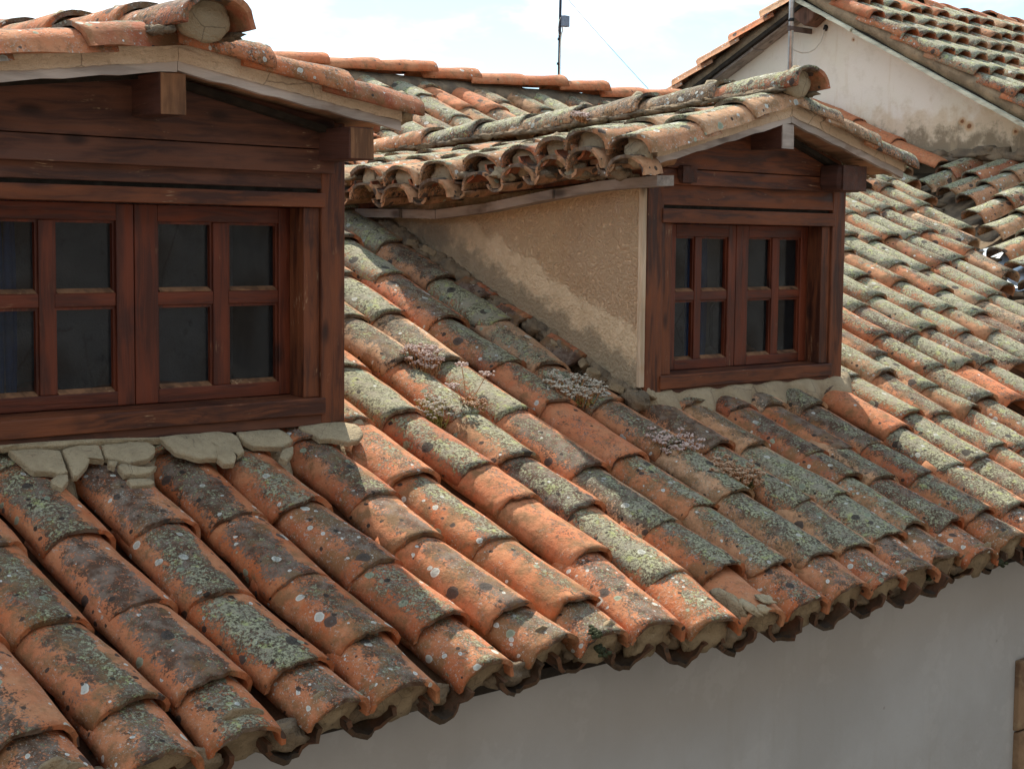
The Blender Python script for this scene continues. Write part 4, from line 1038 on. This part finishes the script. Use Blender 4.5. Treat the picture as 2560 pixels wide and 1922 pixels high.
B = MB(); B.tube([(4.785, 3.75, 2.0), (4.79, 3.748, 1.975), (4.775, 3.746, 1.95), (4.768, 3.746, 1.9), (4.764, 3.746, 1.80), (4.762, 3.742, 1.72), (4.752, 3.738, 1.66), (4.748, 3.735, 1.6)], .0042, 7)
B.tube([(4.77, 3.75, 2.06), (4.752, 3.748, 2.03), (4.745, 3.748, 1.98), (4.752, 3.748, 1.945), (4.768, 3.748, 1.94)], .0022, 6); B.build('cable', M_CABLE, T)
B = MB(); B.tube([(4.766, 3.76, 1.745), (4.766, 3.76, 1.76)], .013, 8); B.tube([(4.77, 3.76, 1.91), (4.77, 3.76, 1.925)], .0125, 8); B.build('cable_tie', M_BLACK, T)
B = MB(); a_, b_ = Vector((11.25, 8.6, 2.25)), Vector((12.2, 13.5, 6.2)); pts = [a_.lerp(b_, i/16) - Vector((0, 0, .12*math.sin(math.pi*i/16))) for i in range(17)]
B.tube(pts, .004, 6); o = B.build('overhead_wire', M_WIRE); o['label'] = 'thin grey overhead wire slanting down the sky behind the ridge'; o['category'] = 'wire'

# ------------------------------------------------------------------ stonecrop and moss
def plantmat(name, c0, c1):
    def fn(t, b):
        n = t.noise(t.obj(), 60, 3, .6); t.put(b.inputs['Base Color'], t.mix(t.ss(n, .38, .62), c0, c1)); b.inputs['Roughness'].default_value = .8
    return material(name, fn)
M_STEMR = plantmat('rusty_stems', (.38, .15, .06), (.50, .28, .13)); M_STEMG = plantmat('yellow_green_leaves', (.28, .27, .06), (.38, .30, .10)); M_STEMD = plantmat('dark_green_leaves', (.05, .085, .02), (.14, .13, .05))
M_FLP = plantmat('pink_white_flowers', (.55, .40, .36), (.64, .53, .47)); M_FLW = plantmat('cream_flowers', (.50, .42, .32), (.60, .55, .46)); M_FLR = plantmat('rusty_seed_heads', (.42, .22, .12), (.55, .40, .28))
def stonecrop(label, x, s, n, spread, height, nst, stem_m, leaf_m, flo_m, fl_r, lean=(0, 0), leafy=1., base=None, grp='stonecrop clumps growing between the tiles'):
    T = thing('stonecrop', label, 'plant', group=grp)
    S, Lf, Fl = MB(), MB(), MB(); o = Vector(base) if base else Vector(rp(x, s, n)); r = random.random
    for i in range(nst):
        a = r()*6.283; d = math.sqrt(r())*spread*1.25; b0 = o+Vector((math.cos(a)*d*.8, math.sin(a)*d*CT*.8, math.sin(a)*d*ST*.8))
        hh = 1.12*height*(.5+.6*r()); tip = b0+Vector((math.cos(a)*d*.5+lean[0]*hh+random.uniform(-.01, .01), math.sin(a)*d*.3+lean[1]*hh+random.uniform(-.01, .01), hh))
        mid = b0.lerp(tip, .5)+Vector((random.uniform(-.006, .006), random.uniform(-.006, .006), 0))
        S.tube([b0, mid, tip], [.0022, .0018, .0012], 4, False)
        for k in range(int(5*leafy)):
            q = b0.lerp(tip, random.uniform(.0, .55)); Lf.lump(q+Vector((random.uniform(-.006, .006), random.uniform(-.006, .006), 0)), (.0035, .003, .0022), .2, r()*9, None, 5, 3)
        for k in range(int(6+5*r())):
            q = tip+Vector((random.uniform(-fl_r, fl_r), random.uniform(-fl_r, fl_r), random.uniform(-.003, .004))); sz = .0032+.0022*r()
            Fl.lump(q, (sz, sz, sz*.7), .3, r()*9, None, 5, 3)
            if k % 2: S.tube([tip-Vector((0, 0, .012)), q], .0006, 3, False)
    S.build('stems', stem_m, T); Lf.build('leaves', leaf_m, T); Fl.build('flowers', flo_m, T)
    return T
stonecrop('dense pinkish white stonecrop with rusty stems, the topmost clump beside the near dormer', .655, .37, -.10, .05, .085, 90, M_STEMR, M_STEMR, M_FLP, .010)
stonecrop('pale grey flowered stonecrop with yellow green leaves, the clump nearest the near dormer', .455, .045, -.10, .045, .065, 60, M_STEMG, M_STEMG, M_FLW, .009)
stonecrop('tall spindly stonecrop with raised flower heads over a bright yellow green cushion', .625, .04, -.09, .035, .05, 50, M_STEMG, M_STEMG, M_FLR, .007, leafy=3)
T = [o for o in col.objects if o.name.startswith('stonecrop') and o.type == 'EMPTY'][-1]
B = MB(); o0 = Vector(rp(.60, .06, -.06))
for (dx, dz, dy) in ((.005, .15, .03), (.10, .115, .0), (-.06, .08, 0)):
    tip = o0+Vector((dx, dy, dz)); B.tube([o0, o0.lerp(tip, .5)+Vector((.006, 0, 0)), tip], .0016, 5, False)
    Fm = MB()
    for k in range(26): Fm.lump(tip+Vector((random.uniform(-.02, .02), random.uniform(-.02, .02), random.uniform(-.006, .008))), (.005, .005, .0035), .3, k, None, 6, 4)
    Fm.build('flower_head', M_FLP, T)
B.build('flower_stalk', M_STEMR, T)
stonecrop('sprawling dry stonecrop with whitish heads against the foot of the stucco wall', 1.19, .09, -.08, .075, .06, 110, M_STEMR, M_STEMG, M_FLW, .012)
stonecrop('dark stonecrop with white flower sprays on the red tiles below the far dormer corner', 1.335, -.33, -.10, .07, .06, 80, M_STEMR, M_STEMD, M_FLP, .012)
stonecrop('reddish dry stonecrop with dark green cushion hanging on a broken tile mouth', 1.41, -.56, -.09, .07, .055, 90, M_STEMR, M_STEMD, M_FLR, .010, leafy=2)
stonecrop('pink stonecrop tuft on the far dormer roof beside its ridge caps', 0, 0, 0, .03, .03, 60, M_STEMR, M_STEMR, M_FLP, .012, base=(1.99, .86, 1.075))
def moss(label, pts, m=M_MOSS):
    B = MB()
    for (x, s, n, q) in pts:
        for k in range(34): B.lump(rp(x+random.gauss(0, q*.4), s+random.gauss(0, q*.7), n+random.uniform(-.006, .004)), (.008, .008, .006), .5, random.random()*30, None, 6, 4)
    o = B.build('moss_patch', m); o['label'] = label; o['category'] = 'moss'; o['kind'] = 'stuff'
moss('bright green moss in the gutters between tiles at lower left', [(-1.245, -.99, -.17, .03), (-1.245, -.93, -.17, .03), (-1.235, -1.12, -.165, .02), (-1.0, -1.14, -.165, .025), (-.98, -.87, -.17, .02)])
moss('dark moss cushions along the eave edge', [(.05, -1.20, -.05, .014), (.075, -1.22, -.10, .016), (1.78, -1.21, -.13, .016), (2.29, -1.2, -.15, .02), (.86, -.31, -.1, .01)], M_MOSSD)

# ------------------------------------------------------------------ ground and the house the photographer stands in
G = MB(); G.add([(-600, -600, -5.01), (600, -600, -5.01), (600, 600, -5.01), (-600, 600, -5.01)], [(0, 1, 2, 3)])
o = G.build('ground', M_PAVE); o['kind'] = 'structure'
T = thing('stone_house', 'brown fieldstone house across the narrow street, behind the viewpoint', 'house')
B = MB(); B.box(-14, 14, -8.5, -4.75, -5.0, 3.2); B.build('wall', M_STONE, T)
B = MB(); slab(B, [(-14.3, -4.45, 3.15), (14.3, -4.45, 3.15), (14.3, -6.6, 4.1), (-14.3, -6.6, 4.1)], .12); slab(B, [(-14.3, -8.8, 3.15), (14.3, -8.8, 3.15), (14.3, -6.6, 4.1), (-14.3, -6.6, 4.1)], .12); B.build('roof', M_DECK, T)
